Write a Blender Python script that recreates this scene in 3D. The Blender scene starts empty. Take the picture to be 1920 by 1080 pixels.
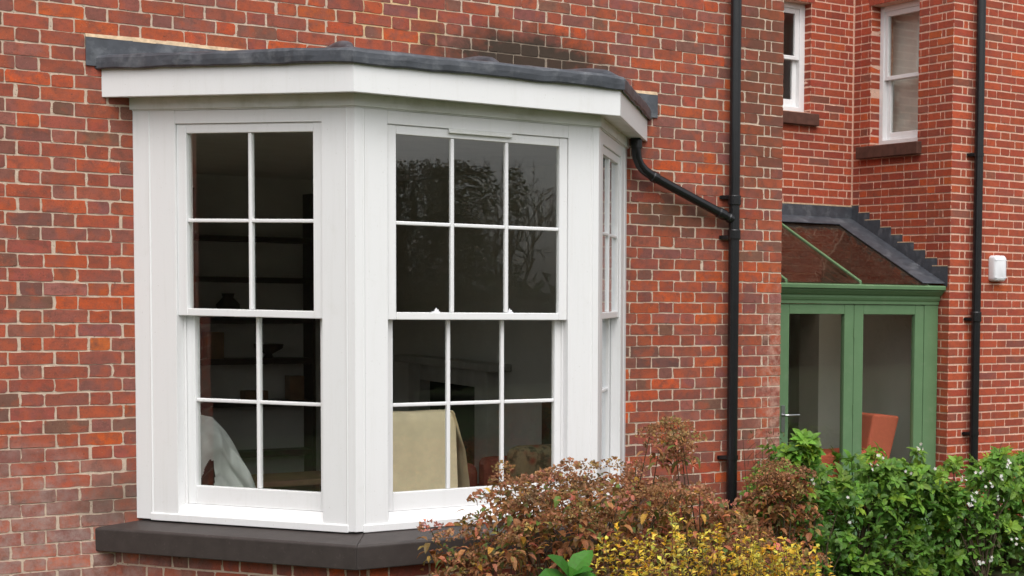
import bpy, math, random
from mathutils import Vector, Matrix, noise
random.seed(7)
sc = bpy.context.scene
COL = sc.collection
R = math.radians
H = 2.15                       # camera height above the ground; all z below are relative to the camera height

# ------------------------------------------------------------------ camera
CAMP = Vector((0.0, -9.8406, H))
RIGHT = Vector((0.77454472, -0.63230133, 0.01659841))
DOWN = Vector((-0.02216826, -0.05336219, -0.99832913))
FWD = Vector((0.63213056, 0.7728826, -0.05534842))
F_PX, CX, CY = 3031.4, 1763.44, 719.80
cd = bpy.data.cameras.new('camera'); cam = bpy.data.objects.new('camera', cd); COL.objects.link(cam)
cd.sensor_width = 36.0; cd.sensor_fit = 'HORIZONTAL'; cd.lens = F_PX / 1920 * 36
cd.shift_x = (960 - CX) / 1920; cd.shift_y = (CY - 540) / 1920
cd.clip_start = 0.1; cd.clip_end = 500
UP = -DOWN; BK = -FWD
cam.matrix_world = Matrix(((RIGHT.x, UP.x, BK.x, CAMP.x), (RIGHT.y, UP.y, BK.y, CAMP.y), (RIGHT.z, UP.z, BK.z, CAMP.z), (0, 0, 0, 1)))
sc.camera = cam
def project(x, y, zrel):
    c = Vector((x, y, zrel + H)) - CAMP
    d = c.dot(FWD)
    return CX + F_PX * c.dot(RIGHT) / d, CY + F_PX * c.dot(DOWN) / d, d

# ------------------------------------------------------------------ world, sun, exposure
SUN_EL, SUN_AZ = R(57), R(199)          # azimuth measured from +Y towards +X
w = bpy.data.worlds.new('World'); sc.world = w; w.use_nodes = True
nt = w.node_tree; nt.nodes.clear()
out = nt.nodes.new('ShaderNodeOutputWorld'); bg = nt.nodes.new('ShaderNodeBackground')
sky = nt.nodes.new('ShaderNodeTexSky'); sky.sky_type = 'NISHITA'; sky.sun_disc = False
sky.sun_elevation = SUN_EL; sky.sun_rotation = SUN_AZ; sky.air_density = 1.0; sky.dust_density = 4.0; sky.ozone_density = 1.0
hs = nt.nodes.new('ShaderNodeHueSaturation'); hs.inputs['Saturation'].default_value = 0.22
nt.links.new(sky.outputs[0], hs.inputs['Color']); nt.links.new(hs.outputs[0], bg.inputs[0])
bg.inputs[1].default_value = 0.15
nt.links.new(bg.outputs[0], out.inputs[0])
sd = bpy.data.lights.new('sun', 'SUN'); sd.energy = 0.8; sd.angle = R(70); sd.color = (1.0, 0.98, 0.95)
sun = bpy.data.objects.new('sun', sd); COL.objects.link(sun)
tosun = Vector((math.sin(SUN_AZ) * math.cos(SUN_EL), math.cos(SUN_AZ) * math.cos(SUN_EL), math.sin(SUN_EL)))
sun.rotation_euler = (-tosun).to_track_quat('-Z', 'Y').to_euler(); sun.location = (0, -5, 12)
sc.view_settings.view_transform = 'Standard'; sc.view_settings.look = 'None'
sc.view_settings.exposure = 0.54; sc.view_settings.gamma = 1.0; sc.view_settings.use_curve_mapping = False
sc.render.engine = 'CYCLES'
sc.cycles.use_denoising = True
sc.cycles.max_bounces = 8; sc.cycles.diffuse_bounces = 4; sc.cycles.glossy_bounces = 4; sc.cycles.transparent_max_bounces = 24

# ------------------------------------------------------------------ mesh helpers
class MB:
    def __init__(self): self.v = []; self.f = []; self.c = []
    def add(self, vs, fs, col=None):
        n = len(self.v); self.v += [tuple(p) for p in vs]
        self.f += [tuple(i + n for i in f) for f in fs]; self.c += [col] * len(fs)
        return self
    def box(self, x0, x1, y0, y1, z0, z1, col=None):
        return self.hexa([(x0, y0), (x1, y0), (x1, y1), (x0, y1)], z0, z1, col)
    def hexa(self, quad, z0, z1, col=None):
        return self.prism(quad, z0, z1, col)
    def prism(self, poly, z0, z1, col=None):
        n = len(poly)
        a = sum(poly[i][0] * poly[(i + 1) % n][1] - poly[(i + 1) % n][0] * poly[i][1] for i in range(n))
        if a < 0: poly = poly[::-1]
        vs = [(p[0], p[1], z0) for p in poly] + [(p[0], p[1], z1) for p in poly]
        fs = [tuple(range(n))[::-1], tuple(range(n, 2 * n))] + [(i, (i + 1) % n, (i + 1) % n + n, i + n) for i in range(n)]
        return self.add(vs, fs, col)
    def solid(self, bottom, top, col=None):      # two matching rings (ccw from above) -> closed solid
        n = len(bottom)
        fs = [tuple(range(n))[::-1], tuple(range(n, 2 * n))] + [(i, (i + 1) % n, (i + 1) % n + n, i + n) for i in range(n)]
        return self.add(list(bottom) + list(top), fs, col)
    def xprism(self, prof, x0, x1, col=None):    # (y,z) profile extruded along x
        n = len(prof)
        a = sum(prof[i][0] * prof[(i + 1) % n][1] - prof[(i + 1) % n][0] * prof[i][1] for i in range(n))
        if a < 0: prof = prof[::-1]
        vs = [(x0, p[0], p[1]) for p in prof] + [(x1, p[0], p[1]) for p in prof]
        fs = [tuple(range(n))[::-1], tuple(range(n, 2 * n))] + [(i, (i + 1) % n, (i + 1) % n + n, i + n) for i in range(n)]
        return self.add(vs, fs, col)
    def tube(self, path, rad, seg=12, cap=True, col=None):
        path = [Vector(p) for p in path]; n = len(path)
        rad = rad if isinstance(rad, (list, tuple)) else [rad] * n
        base = len(self.v); ref = None
        for i, p in enumerate(path):
            t = (path[min(i + 1, n - 1)] - path[max(i - 1, 0)]).normalized()
            if ref is None:
                ref = Vector((0, 0, 1)) if abs(t.z) < .9 else Vector((1, 0, 0))
            a = (ref - t * ref.dot(t)).normalized(); b = t.cross(a); ref = a
            for k in range(seg):
                q = 2 * math.pi * k / seg
                self.v.append(tuple(p + (a * math.cos(q) + b * math.sin(q)) * rad[i]))
        for i in range(n - 1):
            for k in range(seg):
                k2 = (k + 1) % seg
                self.f.append((base + i * seg + k, base + i * seg + k2, base + (i + 1) * seg + k2, base + (i + 1) * seg + k)); self.c.append(col)
        if cap:
            e = len(self.v); self.v += self.v[base:base + seg] + self.v[base + (n - 1) * seg:base + n * seg]     # caps keep their own edge
            self.f.append(tuple(e + k for k in range(seg))[::-1]); self.c.append(col)
            self.f.append(tuple(e + seg + k for k in range(seg))); self.c.append(col)
        return self
    def build(self, name, mat, parent=None, bevel=0, smooth=False, base=None, seg=2):
        b = Vector(base) if base is not None else (BASE[root_of(parent)] if parent is not None else Vector((0, 0, 0)))
        me = bpy.data.meshes.new(name)
        me.from_pydata([(p[0] - b.x, p[1] - b.y, p[2] - b.z) for p in self.v], [], self.f)
        if any(c is not None for c in self.c):
            at = me.attributes.new('bcol', 'FLOAT_COLOR', 'FACE')
            at.data.foreach_set('color', [k for c in self.c for k in ((c or (1, 1, 1)) + (1,))[:4]])
        if smooth:
            me.polygons.foreach_set('use_smooth', [True] * len(me.polygons))
        me.materials.append(M[mat]); me.update()
        o = bpy.data.objects.new(name, me); COL.objects.link(o)
        if parent is not None: o.parent = parent
        else:
            o.location = (b.x, b.y, b.z + H); BASE[o] = b
        if bevel:
            m = o.modifiers.new('bevel', 'BEVEL'); m.width = bevel; m.segments = seg; m.limit_method = 'ANGLE'; m.angle_limit = R(35)
            if smooth is False:
                m.harden_normals = False
        return o
BASE = {}
def root_of(o):
    while o.parent is not None: o = o.parent
    return o
def thing(name, label, cat, base, group=None):
    o = bpy.data.objects.new(name, None); COL.objects.link(o); b = Vector(base)
    o.location = (b.x, b.y, b.z + H); o.empty_display_size = .1; BASE[o] = b
    o['label'] = label; o['category'] = cat
    if group: o['group'] = group
    return o
def tag(o, label=None, cat=None, group=None, kind=None):
    if label: o['label'] = label
    if cat: o['category'] = cat
    if group: o['group'] = group
    if kind: o['kind'] = kind
    return o

# ------------------------------------------------------------------ materials
M = {}
class NT:
    def __init__(self, name):
        m = bpy.data.materials.new(name); m.use_nodes = True; M[name] = m
        self.t = m.node_tree; self.t.nodes.clear()
        self.out = self.n('ShaderNodeOutputMaterial')
    def n(self, k, **kw):
        o = self.t.nodes.new(k)
        for a, v in kw.items(): setattr(o, a, v)
        return o
    def l(self, a, b): self.t.links.new(a, b)
    def val(self, s, x):
        if isinstance(x, bpy.types.NodeSocket): self.l(x, s)
        else: s.default_value = x
    def math(self, op, a, b=0.0, clamp=False):
        o = self.n('ShaderNodeMath', operation=op); o.use_clamp = clamp
        self.val(o.inputs[0], a); self.val(o.inputs[1], b); return o.outputs[0]
    def mix(self, fac, a, b, mode='MIX'):
        o = self.n('ShaderNodeMix', data_type='RGBA', blend_type=mode)
        self.val(o.inputs[0], fac)
        self.val(o.inputs[6], a if isinstance(a, bpy.types.NodeSocket) else tuple(a) + (1,))
        self.val(o.inputs[7], b if isinstance(b, bpy.types.NodeSocket) else tuple(b) + (1,))
        return o.outputs[2]
    def noise(self, vec, scale, detail=4, rough=.55):
        o = self.n('ShaderNodeTexNoise'); o.inputs['Scale'].default_value = scale
        o.inputs['Detail'].default_value = detail; o.inputs['Roughness'].default_value = rough
        if vec is not None: self.l(vec, o.inputs['Vector'])
        return o.outputs[0]
    def ramp(self, x, lo, hi, a=0.0, b=1.0):
        o = self.n('ShaderNodeMapRange'); o.clamp = True
        self.val(o.inputs[0], x); o.inputs[1].default_value = lo; o.inputs[2].default_value = hi
        o.inputs[3].default_value = a; o.inputs[4].default_value = b; return o.outputs[0]
    def bump(self, h, strength=.3, dist=.003):
        o = self.n('ShaderNodeBump'); o.inputs['Strength'].default_value = strength; o.inputs['Distance'].default_value = dist
        self.l(h, o.inputs['Height']); return o.outputs[0]
    def pos(self): return self.n('ShaderNodeNewGeometry').outputs['Position']
    def principled(self, col, rough=.6, normal=None, spec=.4, **kw):
        o = self.n('ShaderNodeBsdfPrincipled')
        self.val(o.inputs['Base Color'], col if isinstance(col, bpy.types.NodeSocket) else tuple(col) + (1,))
        self.val(o.inputs['Roughness'], rough); self.val(o.inputs['Specular IOR Level'], spec)
        if normal is not None: self.l(normal, o.inputs['Normal'])
        for k, v in kw.items(): self.val(o.inputs[k.replace('_', ' ')], v)
        self.l(o.outputs[0], self.out.inputs[0]); return o
def spot(T, P, cx, cz, rx, rz, soft=.5, cy=None):
    """irregular blotch on a wall, 1 in the middle, 0 outside (world position, own shape)"""
    s = T.n('ShaderNodeSeparateXYZ'); T.l(P, s.inputs[0])
    dx = T.math('DIVIDE', T.math('SUBTRACT', s.outputs[0], cx), rx)
    dz = T.math('DIVIDE', T.math('SUBTRACT', s.outputs[2], cz + H), rz)
    d = T.math('SQRT', T.math('ADD', T.math('MULTIPLY', dx, dx), T.math('MULTIPLY', dz, dz)))
    d = T.math('ADD', d, T.math('MULTIPLY', T.math('SUBTRACT', T.noise(P, 7, 5, .65), .5), 1.3))
    return T.ramp(d, 1.0, 1.0 - soft)

def brick_material(name, attr, old):
    T = NT(name); P = T.pos()
    if attr:
        a = T.n('ShaderNodeAttribute', attribute_name='bcol'); base = a.outputs['Color']
    else:
        base = T.n('ShaderNodeObjectInfo').outputs['Color']
    n1 = T.noise(P, 22, 4, .6); n2 = T.noise(P, 130, 3, .6); n3 = T.noise(P, 8.5, 3)
    n0 = T.noise(P, 11, 5, .7)
    c = T.mix(T.ramp(n0, .44, .68, 0, .62 if old else .3), base, (.17, .075, .058) if old else (.2, .055, .038))
    c = T.mix(T.ramp(n1, .48, .75, 0, .5 if old else .3), c, (.13, .062, .046) if old else (.16, .05, .035))
    c = T.mix(T.ramp(n3, .50, .62, 0, .55 if old else .3), c, (.43, .093, .040))
    c = T.mix(T.ramp(T.noise(P, 6.3, 4, .6), .52, .62, 0, .5 if old else .2), c, (.215, .088, .072))
    c = T.mix(T.ramp(n2, .56, .70, 0, .5), c, (.07, .04, .035))
    c = T.mix(T.ramp(T.noise(P, 190, 2), .66, .74, 0, .4), c, (.5, .36, .28))
    if old:
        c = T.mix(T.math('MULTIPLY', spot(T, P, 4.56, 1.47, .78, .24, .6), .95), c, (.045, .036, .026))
        low = spot(T, P, 1.5, -1.62, 1.05, .80, .55)
        c = T.mix(T.math('MULTIPLY', low, T.ramp(T.noise(P, 15, 6, .78), .38, .62, .15, .82)), c, (.36, .255, .225))
        c = T.mix(T.math('MULTIPLY', spot(T, P, 2.15, -1.22, .34, .20, .9), .7), c, (.11, .078, .058))
        c = T.mix(T.math('MULTIPLY', spot(T, P, 6.4, 1.5, .33, 1.15, .6), .62), c, (.13, .058, .035))
        c = T.mix(T.math('MULTIPLY', spot(T, P, 6.5, -.75, .2, 1.0, .7), T.ramp(T.noise(P, 16, 4, .7), .42, .62, 0, .7)), c, (.52, .32, .25))
        c = T.mix(T.math('MULTIPLY', spot(T, P, 5.72, .5, .42, .16, .8), .6), c, (.10, .055, .035))
        c = T.mix(T.ramp(T.noise(P, 3.2, 5, .7), .62, .8, 0, .3), c, (.30, .19, .16))
        c = T.mix(T.math('MULTIPLY', T.ramp(T.noise(P, 34, 3), .66, .75), .6), c, (.04, .035, .03))
    h = T.math('ADD', T.math('MULTIPLY', n1, .6), T.math('MULTIPLY', T.noise(P, 260, 3), .4))
    T.principled(c, T.ramp(n1, .3, .7, .78, .95), T.bump(h, .75 if old else .45, .004), .25)
brick_material('old_brick', False, True); brick_material('old_brick_mass', True, True)
brick_material('wing_brick', False, False); brick_material('wing_brick_mass', True, False)

def mortar_material(name, col, old):
    T = NT(name); P = T.pos(); n = T.noise(P, 30, 5, .65)
    c = T.mix(T.ramp(n, .3, .7), tuple(k * .82 for k in col), col)
    c = T.mix(T.ramp(T.noise(P, 58, 4, .7), .60, .68, 0, .75), c, (.13, .085, .06))
    if old:
        c = T.mix(T.math('MULTIPLY', spot(T, P, 3.72, 1.62, .42, .24, .5), .85), c, (.70, .49, .26))
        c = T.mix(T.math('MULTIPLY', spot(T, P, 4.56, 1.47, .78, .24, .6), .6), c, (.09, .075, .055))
        c = T.mix(T.math('MULTIPLY', spot(T, P, 2.2, -1.25, .35, .22, .8), .6), c, (.17, .13, .1))
    T.principled(c, .95, T.bump(T.noise(P, 120, 5, .7), .9, .006), .15)
mortar_material('old_mortar', (.66, .52, .405), True)
mortar_material('wing_mortar', (.80, .51, .385), False)

def plain(name, col, rough=.5, var=.08, scale=30, bump=.0, bscale=60, spec=.4, dirt=None, **kw):
    T = NT(name); P = T.pos(); n = T.noise(P, scale, 4)
    c = T.mix(T.ramp(n, .3, .7), tuple(k * (1 - var) for k in col), tuple(min(1, k * (1 + var)) for k in col))
    if dirt: c = T.mix(T.ramp(T.noise(P, dirt[1], 5, .65), dirt[2], dirt[3], 0, dirt[4]), c, dirt[0])
    nm = T.bump(T.noise(P, bscale, 4), bump, .002) if bump else None
    return T.principled(c, rough, nm, spec, **kw)
T = NT('white_paint'); P = T.pos()
mp = T.n('ShaderNodeMapping'); mp.inputs['Scale'].default_value = (26, 26, 1.6); T.l(P, mp.inputs['Vector'])
c = T.mix(T.ramp(T.noise(mp.outputs[0], 1.0, 5, .7), .52, .80, 0, .22), (.81, .81, .81), (.60, .59, .54))
c = T.mix(T.ramp(T.noise(P, 7, 5, .7), .58, .80, 0, .16), c, (.56, .55, .48))
c = T.mix(T.ramp(T.noise(P, 95, 2), .70, .76, 0, .35), c, (.42, .40, .34))
grain_bump = T.n('ShaderNodeBump'); grain_bump.inputs['Strength'].default_value = .10; grain_bump.inputs['Distance'].default_value = .002  # faint vertical grain, surface bump only
mp2 = T.n('ShaderNodeMapping'); mp2.inputs['Scale'].default_value = (160, 160, 9); T.l(P, mp2.inputs['Vector']); T.l(T.noise(mp2.outputs[0], 1.0, 3), grain_bump.inputs['Height'])
T.principled(c, .40, grain_bump.outputs[0], .38)
plain('frieze_paint', (.74, .745, .72), .45, .03, 8, .06, 40, .35, ((.36, .37, .27), 7, .48, .75, .45))
plain('lead', (.060, .066, .078), .46, .25, 14, .6, 18, .5, ((.24, .25, .265), 8, .50, .78, .6))
plain('dark_sill', (.047, .038, .035), .55, .14, 12, .35, 90, .4, ((.13, .11, .10), 40, .60, .75, .4))
plain('brown_sill', (.105, .045, .032), .8, .25, 14, .4, 70, .3)
plain('green_paint', (.125, .225, .110), .48, .05, 6, .05, 50, .35, ((.24, .29, .19), 12, .55, .8, .3))
plain('black_pipe', (.010, .010, .011), .26, .2, 10, .05, 30, .5)
plain('plaster', (.62, .62, .58), .85, .04, 4)
plain('plaster_grey', (.46, .47, .43), .85, .05, 4)
plain('room_paint', (.80, .80, .77), .9, .05, 3)
plain('floor_wood', (.24, .14, .08), .5, .25, 6)
plain('dark_wood', (.035, .022, .014), .5, .3, 12)
plain('beige_cloth', (.80, .68, .46), .95, .08, 9, .5, 300, .1)
plain('sheet_cloth', (.60, .63, .61), .95, .05, 9, .3, 200, .1)
plain('red_cloth', (.26, .075, .055), .95, .12, 20, .4, 300, .1)
plain('terracotta_cloth', (.50, .115, .065), .95, .06, 30, .4, 300, .1)
plain('soot', (.012, .011, .010), .9, .2, 20)
plain('marble', (.55, .55, .52), .4, .12, 6)
plain('curtain_cloth', (.56, .53, .48), .95, .06, 9, .3, 60, .1)
plain('alarm_plastic', (.78, .78, .80), .35, .01, 9)
plain('steel', (.45, .45, .46), .3, .05, 20, Metallic=1.0)
plain('fillet_mortar', (.55, .41, .27), .95, .2, 40, .9, 90, .1)
plain('bark', (.055, .040, .028), .9, .3, 30, .5, 60, .1)
plain('stem', (.07, .05, .03), .8, .3, 30, 0, 60, .2)
plain('soil', (.07, .055, .035), .95, .3, 4, .8, 12, .1, ((.05, .085, .025), 2.5, .42, .55, .9))
plain('paving', (.30, .27, .23), .9, .15, 3, .4, 30, .1)
T = NT('floral_cloth'); P = T.pos()
vo = T.n('ShaderNodeTexVoronoi'); vo.inputs['Scale'].default_value = 13; T.l(P, vo.inputs['Vector'])
c = T.mix(T.ramp(vo.outputs['Distance'], .1, .5), (.38, .10, .06), (.36, .28, .16))
c = T.mix(T.ramp(T.noise(P, 16, 4), .5, .62), c, (.12, .10, .06)); T.principled(c, .9)

def schlick(T):
    g_ = T.n('ShaderNodeNewGeometry'); d_ = T.n('ShaderNodeVectorMath', operation='DOT_PRODUCT')
    T.l(g_.outputs['Incoming'], d_.inputs[0]); T.l(g_.outputs['Normal'], d_.inputs[1])
    k_ = T.math('SUBTRACT', 1.0, T.math('ABSOLUTE', d_.outputs['Value']))
    return T.math('ADD', T.math('MULTIPLY', T.math('POWER', k_, 5.0), .945), .055)
T = NT('glass'); P = T.pos()
fr = schlick(T)
gl = T.n('ShaderNodeBsdfGlossy'); gl.inputs['Roughness'].default_value = .0
gl.inputs['Color'].default_value = (.95, .97, 1, 1)
T.l(T.bump(T.noise(P, 2.3, 1), .005, .05), gl.inputs['Normal'])
tr = T.n('ShaderNodeBsdfTransparent'); tr.inputs[0].default_value = (.985, .995, .985, 1)
mx = T.n('ShaderNodeMixShader'); T.l(fr, mx.inputs[0]); T.l(tr.outputs[0], mx.inputs[1]); T.l(gl.outputs[0], mx.inputs[2])
T.l(mx.outputs[0], T.out.inputs[0])
T = NT('roof_glass'); P = T.pos()
fr = schlick(T)
gl = T.n('ShaderNodeBsdfGlossy'); gl.inputs['Roughness'].default_value = .05
mp = T.n('ShaderNodeMapping'); mp.inputs['Scale'].default_value = (9, 2.5, 2.5); T.l(P, mp.inputs['Vector'])
T.l(T.bump(T.noise(mp.outputs[0], 1.0, 2), .25, .03), gl.inputs['Normal'])
tr = T.n('ShaderNodeBsdfTransparent'); tr.inputs[0].default_value = (.62, .57, .51, 1)
df = T.n('ShaderNodeBsdfDiffuse'); df.inputs[0].default_value = (.12, .085, .06, 1)
m0 = T.n('ShaderNodeMixShader'); T.l(T.ramp(T.noise(P, 5, 5, .7), .35, .75, .04, .30), m0.inputs[0]); T.l(tr.outputs[0], m0.inputs[1]); T.l(df.outputs[0], m0.inputs[2])
mx = T.n('ShaderNodeMixShader'); T.l(fr, mx.inputs[0]); T.l(m0.outputs[0], mx.inputs[1]); T.l(gl.outputs[0], mx.inputs[2])
T.l(mx.outputs[0], T.out.inputs[0])

def leaf_material(name, rough, spec, trans):
    T = NT(name); P = T.pos(); a = T.n('ShaderNodeAttribute', attribute_name='bcol')
    c = T.mix(T.ramp(T.noise(P, 70, 3), .40, .75, 0, .3), a.outputs['Color'], (.09, .07, .03))
    p = T.principled(c, rough, None, spec)
    t = T.n('ShaderNodeBsdfTranslucent'); T.l(c, t.inputs[0])
    m = T.n('ShaderNodeMixShader'); m.inputs[0].default_value = trans
    T.l(p.outputs[0], m.inputs[1]); T.l(t.outputs[0], m.inputs[2]); T.l(m.outputs[0], T.out.inputs[0])
leaf_material('leaf', .5, .3, .35); leaf_material('glossy_leaf', .42, .3, .38); leaf_material('petal', .7, .2, .35)

# ------------------------------------------------------------------ ground
g = MB(); g.add([(-90, -90, -2.15), (90, -90, -2.15), (90, 90, -2.15), (-90, 90, -2.15)], [(0, 1, 2, 3)])
tag(g.build('ground', 'soil', base=(0, 0, -2.15)), kind='structure', label='garden ground of soil and rough grass')

# ------------------------------------------------------------------ bricks
def brick_mesh(name, L, h, rnd, rough, mat):
    """one brick, x along the wall, y into the wall (face at y=0), origin at the middle of its face; worn uneven arrises"""
    j = lambda a: (rnd.random() - .5) * 2 * a
    a, b = L / 2, h / 2; nl = 5 if L > .15 else (4 if L > .07 else 3); o = []
    cc = [.002 + rnd.random() ** 2 * .011 * rough for _ in range(8)]
    def side(p, q, n, c0, c1, dx, dz):
        ln = math.hypot(q[0] - p[0], q[1] - p[1])
        for t in range(n):
            u = c0 / ln + (1 - (c0 + c1) / ln) * t / (n - 1); o.append((p[0] + (q[0] - p[0]) * u, p[1] + (q[1] - p[1]) * u))
    side((-a, -b), (a, -b), nl, cc[0], cc[1], 0, 1); side((a, -b), (a, b), 3, cc[2], cc[3], 1, 0)
    side((a, b), (-a, b), nl, cc[4], cc[5], 0, 1); side((-a, b), (-a, -b), 3, cc[6], cc[7], 1, 0)
    n = len(o); fr = []; md = []
    for x, z in o:
        e = min(.007, .0004 + rnd.expovariate(1 / .0016) * rough); f_ = rnd.random()
        sx = -1 if x > 0 else 1; sz = -1 if z > 0 else 1
        ex = e if abs(abs(x) - a) < .012 else 0; ez = e if abs(abs(z) - b) < .009 else 0
        fr.append((x + sx * ex + j(.0012 * rough), -.0008 + j(.0008 * rough), z + sz * ez * .8 + j(.0010 * rough)))
        md.append((x - sx * .001, .0065, z - sz * .001))
    me = bpy.data.meshes.new(name)
    fs = [tuple(range(n))] + [(i + n, (i + 1) % n + n, (i + 1) % n, i) for i in range(n)]
    me.from_pydata(fr + md, [], fs); me.materials.append(M[mat]); me.materials.append(M['old_mortar' if mat.startswith('old') else 'wing_mortar'])
    me.polygons.foreach_set('material_index', [0] + [1 if rnd.random() < .35 else 0 for _ in range(n)]); me.update()
    return me
def variants(mat, S, Hd, Q, h, rough, seed):
    r = random.Random(seed); out = {}
    for key, L, n in (('s', S, 14), ('h', Hd, 10), ('q', Q, 5)):
        out[key] = [(L, h, brick_mesh('brick', L, h, r, rough, mat)) for _ in range(n)]
    return out
VOLD = variants('old_brick', .216, .1035, .045, .066, 1.0, 3)
VWING = variants('wing_brick', .216, .104, .048, .0605, .45, 5)
PAL_OLD = [((.345, .084, .047), 28), ((.30, .084, .056), 25), ((.245, .086, .068), 23), ((.385, .088, .041), 14), ((.46, .092, .034), 6), ((.53, .098, .026), 3.5), ((.195, .090, .062), 8), ((.33, .115, .085), 4)]
PAL_WING = [((.37, .070, .036), 36), ((.41, .078, .038), 28), ((.32, .064, .038), 16), ((.46, .085, .036), 11), ((.54, .10, .030), 4), ((.25, .082, .056), 4)]
def pick(pal, r):
    t = r.random() * sum(k for _, k in pal)
    for c, k in pal:
        t -= k
        if t <= 0: break
    v = .86 + .28 * r.random(); j = lambda: .93 + .14 * r.random()
    return tuple(min(1, x * v * j()) for x in c)
MCOL = {'old': (.48, .34, .25), 'wing': (.64, .37, .265)}
class Wall:
    """a face of brickwork: origin O, unit direction u along it, n outward; bricks as (s0, s1, z0, z1)"""
    def __init__(s, O, u, n): s.O = Vector((O[0], O[1])); s.u = Vector(u); s.n = Vector(n); s.b = []
    def at(s, a, d=0): return s.O + s.u * a - s.n * d
def flemish(lo, hi, c0, P, Hd, S, j, wob, r):
    """bricks between lo and hi: header centres at c0 + n P"""
    out = []; k = math.floor((lo - c0) / P) - 1
    while True:
        c = c0 + k * P
        if c - P > hi: break
        w1, w2 = r.gauss(0, wob), r.gauss(0, wob)
        out.append((c - Hd / 2 + w1, c + Hd / 2 + w2)); w3 = r.gauss(0, wob)
        out.append((c + Hd / 2 + j + w2 * .6, c + P - Hd / 2 - j + w3 * .6)); k += 1
    res = []
    for a, b in out:
        a, b = max(a, lo), min(b, hi)
        if b - a > .008: res.append((a, b))
    return res
def inpoly(x, y, poly):
    c = False; n = len(poly)
    for i in range(n):
        (x1, y1), (x2, y2) = poly[i], poly[i - 1]
        if (y1 > y) != (y2 > y) and x < (x2 - x1) * (y - y1) / (y2 - y1) + x1: c = not c
    return c
def lay(owner_parts, V, pal, massmat, hide, quota, seed, special=(), relief=.003):
    """owner_parts: list of (wall part object, Wall). The quota bricks that show largest become objects, the rest one mesh per part"""
    r = random.Random(seed); items = []
    for part, W in owner_parts:
        for (s0, s1, z0, z1) in W.b:
            sm, zm = (s0 + s1) / 2, (z0 + z1) / 2
            p = W.at(sm); x, y, d = project(p.x, p.y, zm)
            vis = d > 1 and -5 < x < 1925 and -5 < y < 1085 and not any(inpoly(x, y, h) for h in hide)
            vd = Vector((p.x - CAMP.x, p.y - CAMP.y)).normalized()
            area = (s1 - s0) * (z1 - z0) * abs(vd.dot(W.n)) / d ** 2 if vis and vd.dot(W.n) < 0 else 0
            col = pick(pal, r)
            for (px, py, rad, c) in special:
                if (x - px) ** 2 + ((y - py) * 1.6) ** 2 < rad ** 2: col = tuple(k * (.92 + .16 * r.random()) for k in c)
            items.append((area, part, W, s0, s1, z0, z1, col))
    items.sort(key=lambda t: -t[0]); masses = {}
    for i, (area, part, W, s0, s1, z0, z1, col) in enumerate(items):
        L = s1 - s0; key = 's' if L > .15 else ('h' if L > .07 else 'q')
        L0, h0, me = r.choice(V[key]); sm, zm = (s0 + s1) / 2, (z0 + z1) / 2
        dep = max(-.0015, min(.0014, r.gauss(0, relief * .35))); p = W.at(sm, dep); tilt = r.gauss(0, .006); flip = r.choice((1, -1))
        if area > 0 and i < quota:
            o = bpy.data.objects.new('brick', me); COL.objects.link(o); o.parent = part
            b = BASE[root_of(part)]
            o.location = (p.x - b.x, p.y - b.y, zm - b.z)
            o.rotation_euler = (0, tilt + (math.pi if flip < 0 else 0), 0) if False else (0, tilt, math.atan2(W.u.y, W.u.x))
            o.scale = (L / L0, 1, (z1 - z0) / h0); o.color = col + (1,)
        else:
            mb = masses.setdefault(part, MB()); kx, kz = L / L0, (z1 - z0) / h0; vs = []
            for v in me.vertices:
                xx, zz = v.co.x * kx * flip, v.co.z * kz
                q = W.at(sm + xx + zz * tilt, dep + v.co.y); vs.append((q.x, q.y, zm + zz - xx * tilt))
            fs = [tuple(f.vertices) if flip > 0 else tuple(f.vertices)[::-1] for f in me.polygons]
            mc = MCOL['old' if massmat.startswith('old') else 'wing']; k0 = len(mb.c); mb.add(vs, fs, col)
            for q_, f_ in enumerate(me.polygons):
                if f_.material_index: mb.c[k0 + q_] = mc
    for part, mb in masses.items():
        o = mb.build('brick_mass', massmat, part); o['kind'] = 'stuff'

# ------------------------------------------------------------------ bay polygons (plan, left-wall, left corner, right corner, right-wall)
GP = [(2.2318, 0), (3.0453, -1.1753), (4.4688, -1.1753), (5.2823, 0)]          # joinery face
FP = [(2.0746, 0), (2.9857, -1.3302), (4.5273, -1.3302), (5.4384, 0)]          # fascia face
SP = [(2.0156, 0), (2.9668, -1.4044), (4.5490, -1.4044), (5.5002, 0)]          # stone sill face
def off(P, d, ywall=0.0):
    """offset the three facets outward by d, ends cut at y = ywall"""
    L = []
    for a, b in zip(P[:-1], P[1:]):
        u = (Vector(b) - Vector(a)).normalized(); n = Vector((u.y, -u.x)); L.append((Vector(a) + n * d, u))
    def meet(p, u, q, v):
        k = u.x * v.y - u.y * v.x; t = ((q.x - p.x) * v.y - (q.y - p.y) * v.x) / k; return p + u * t
    w = (Vector((0, ywall)), Vector((1, 0)))
    return [meet(*w, *L[0]), meet(*L[0], *L[1]), meet(*L[1], *L[2]), meet(*L[2], *w)]
def lerp(a, b, t): return (a[0] + (b[0] - a[0]) * t, a[1] + (b[1] - a[1]) * t)

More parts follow.
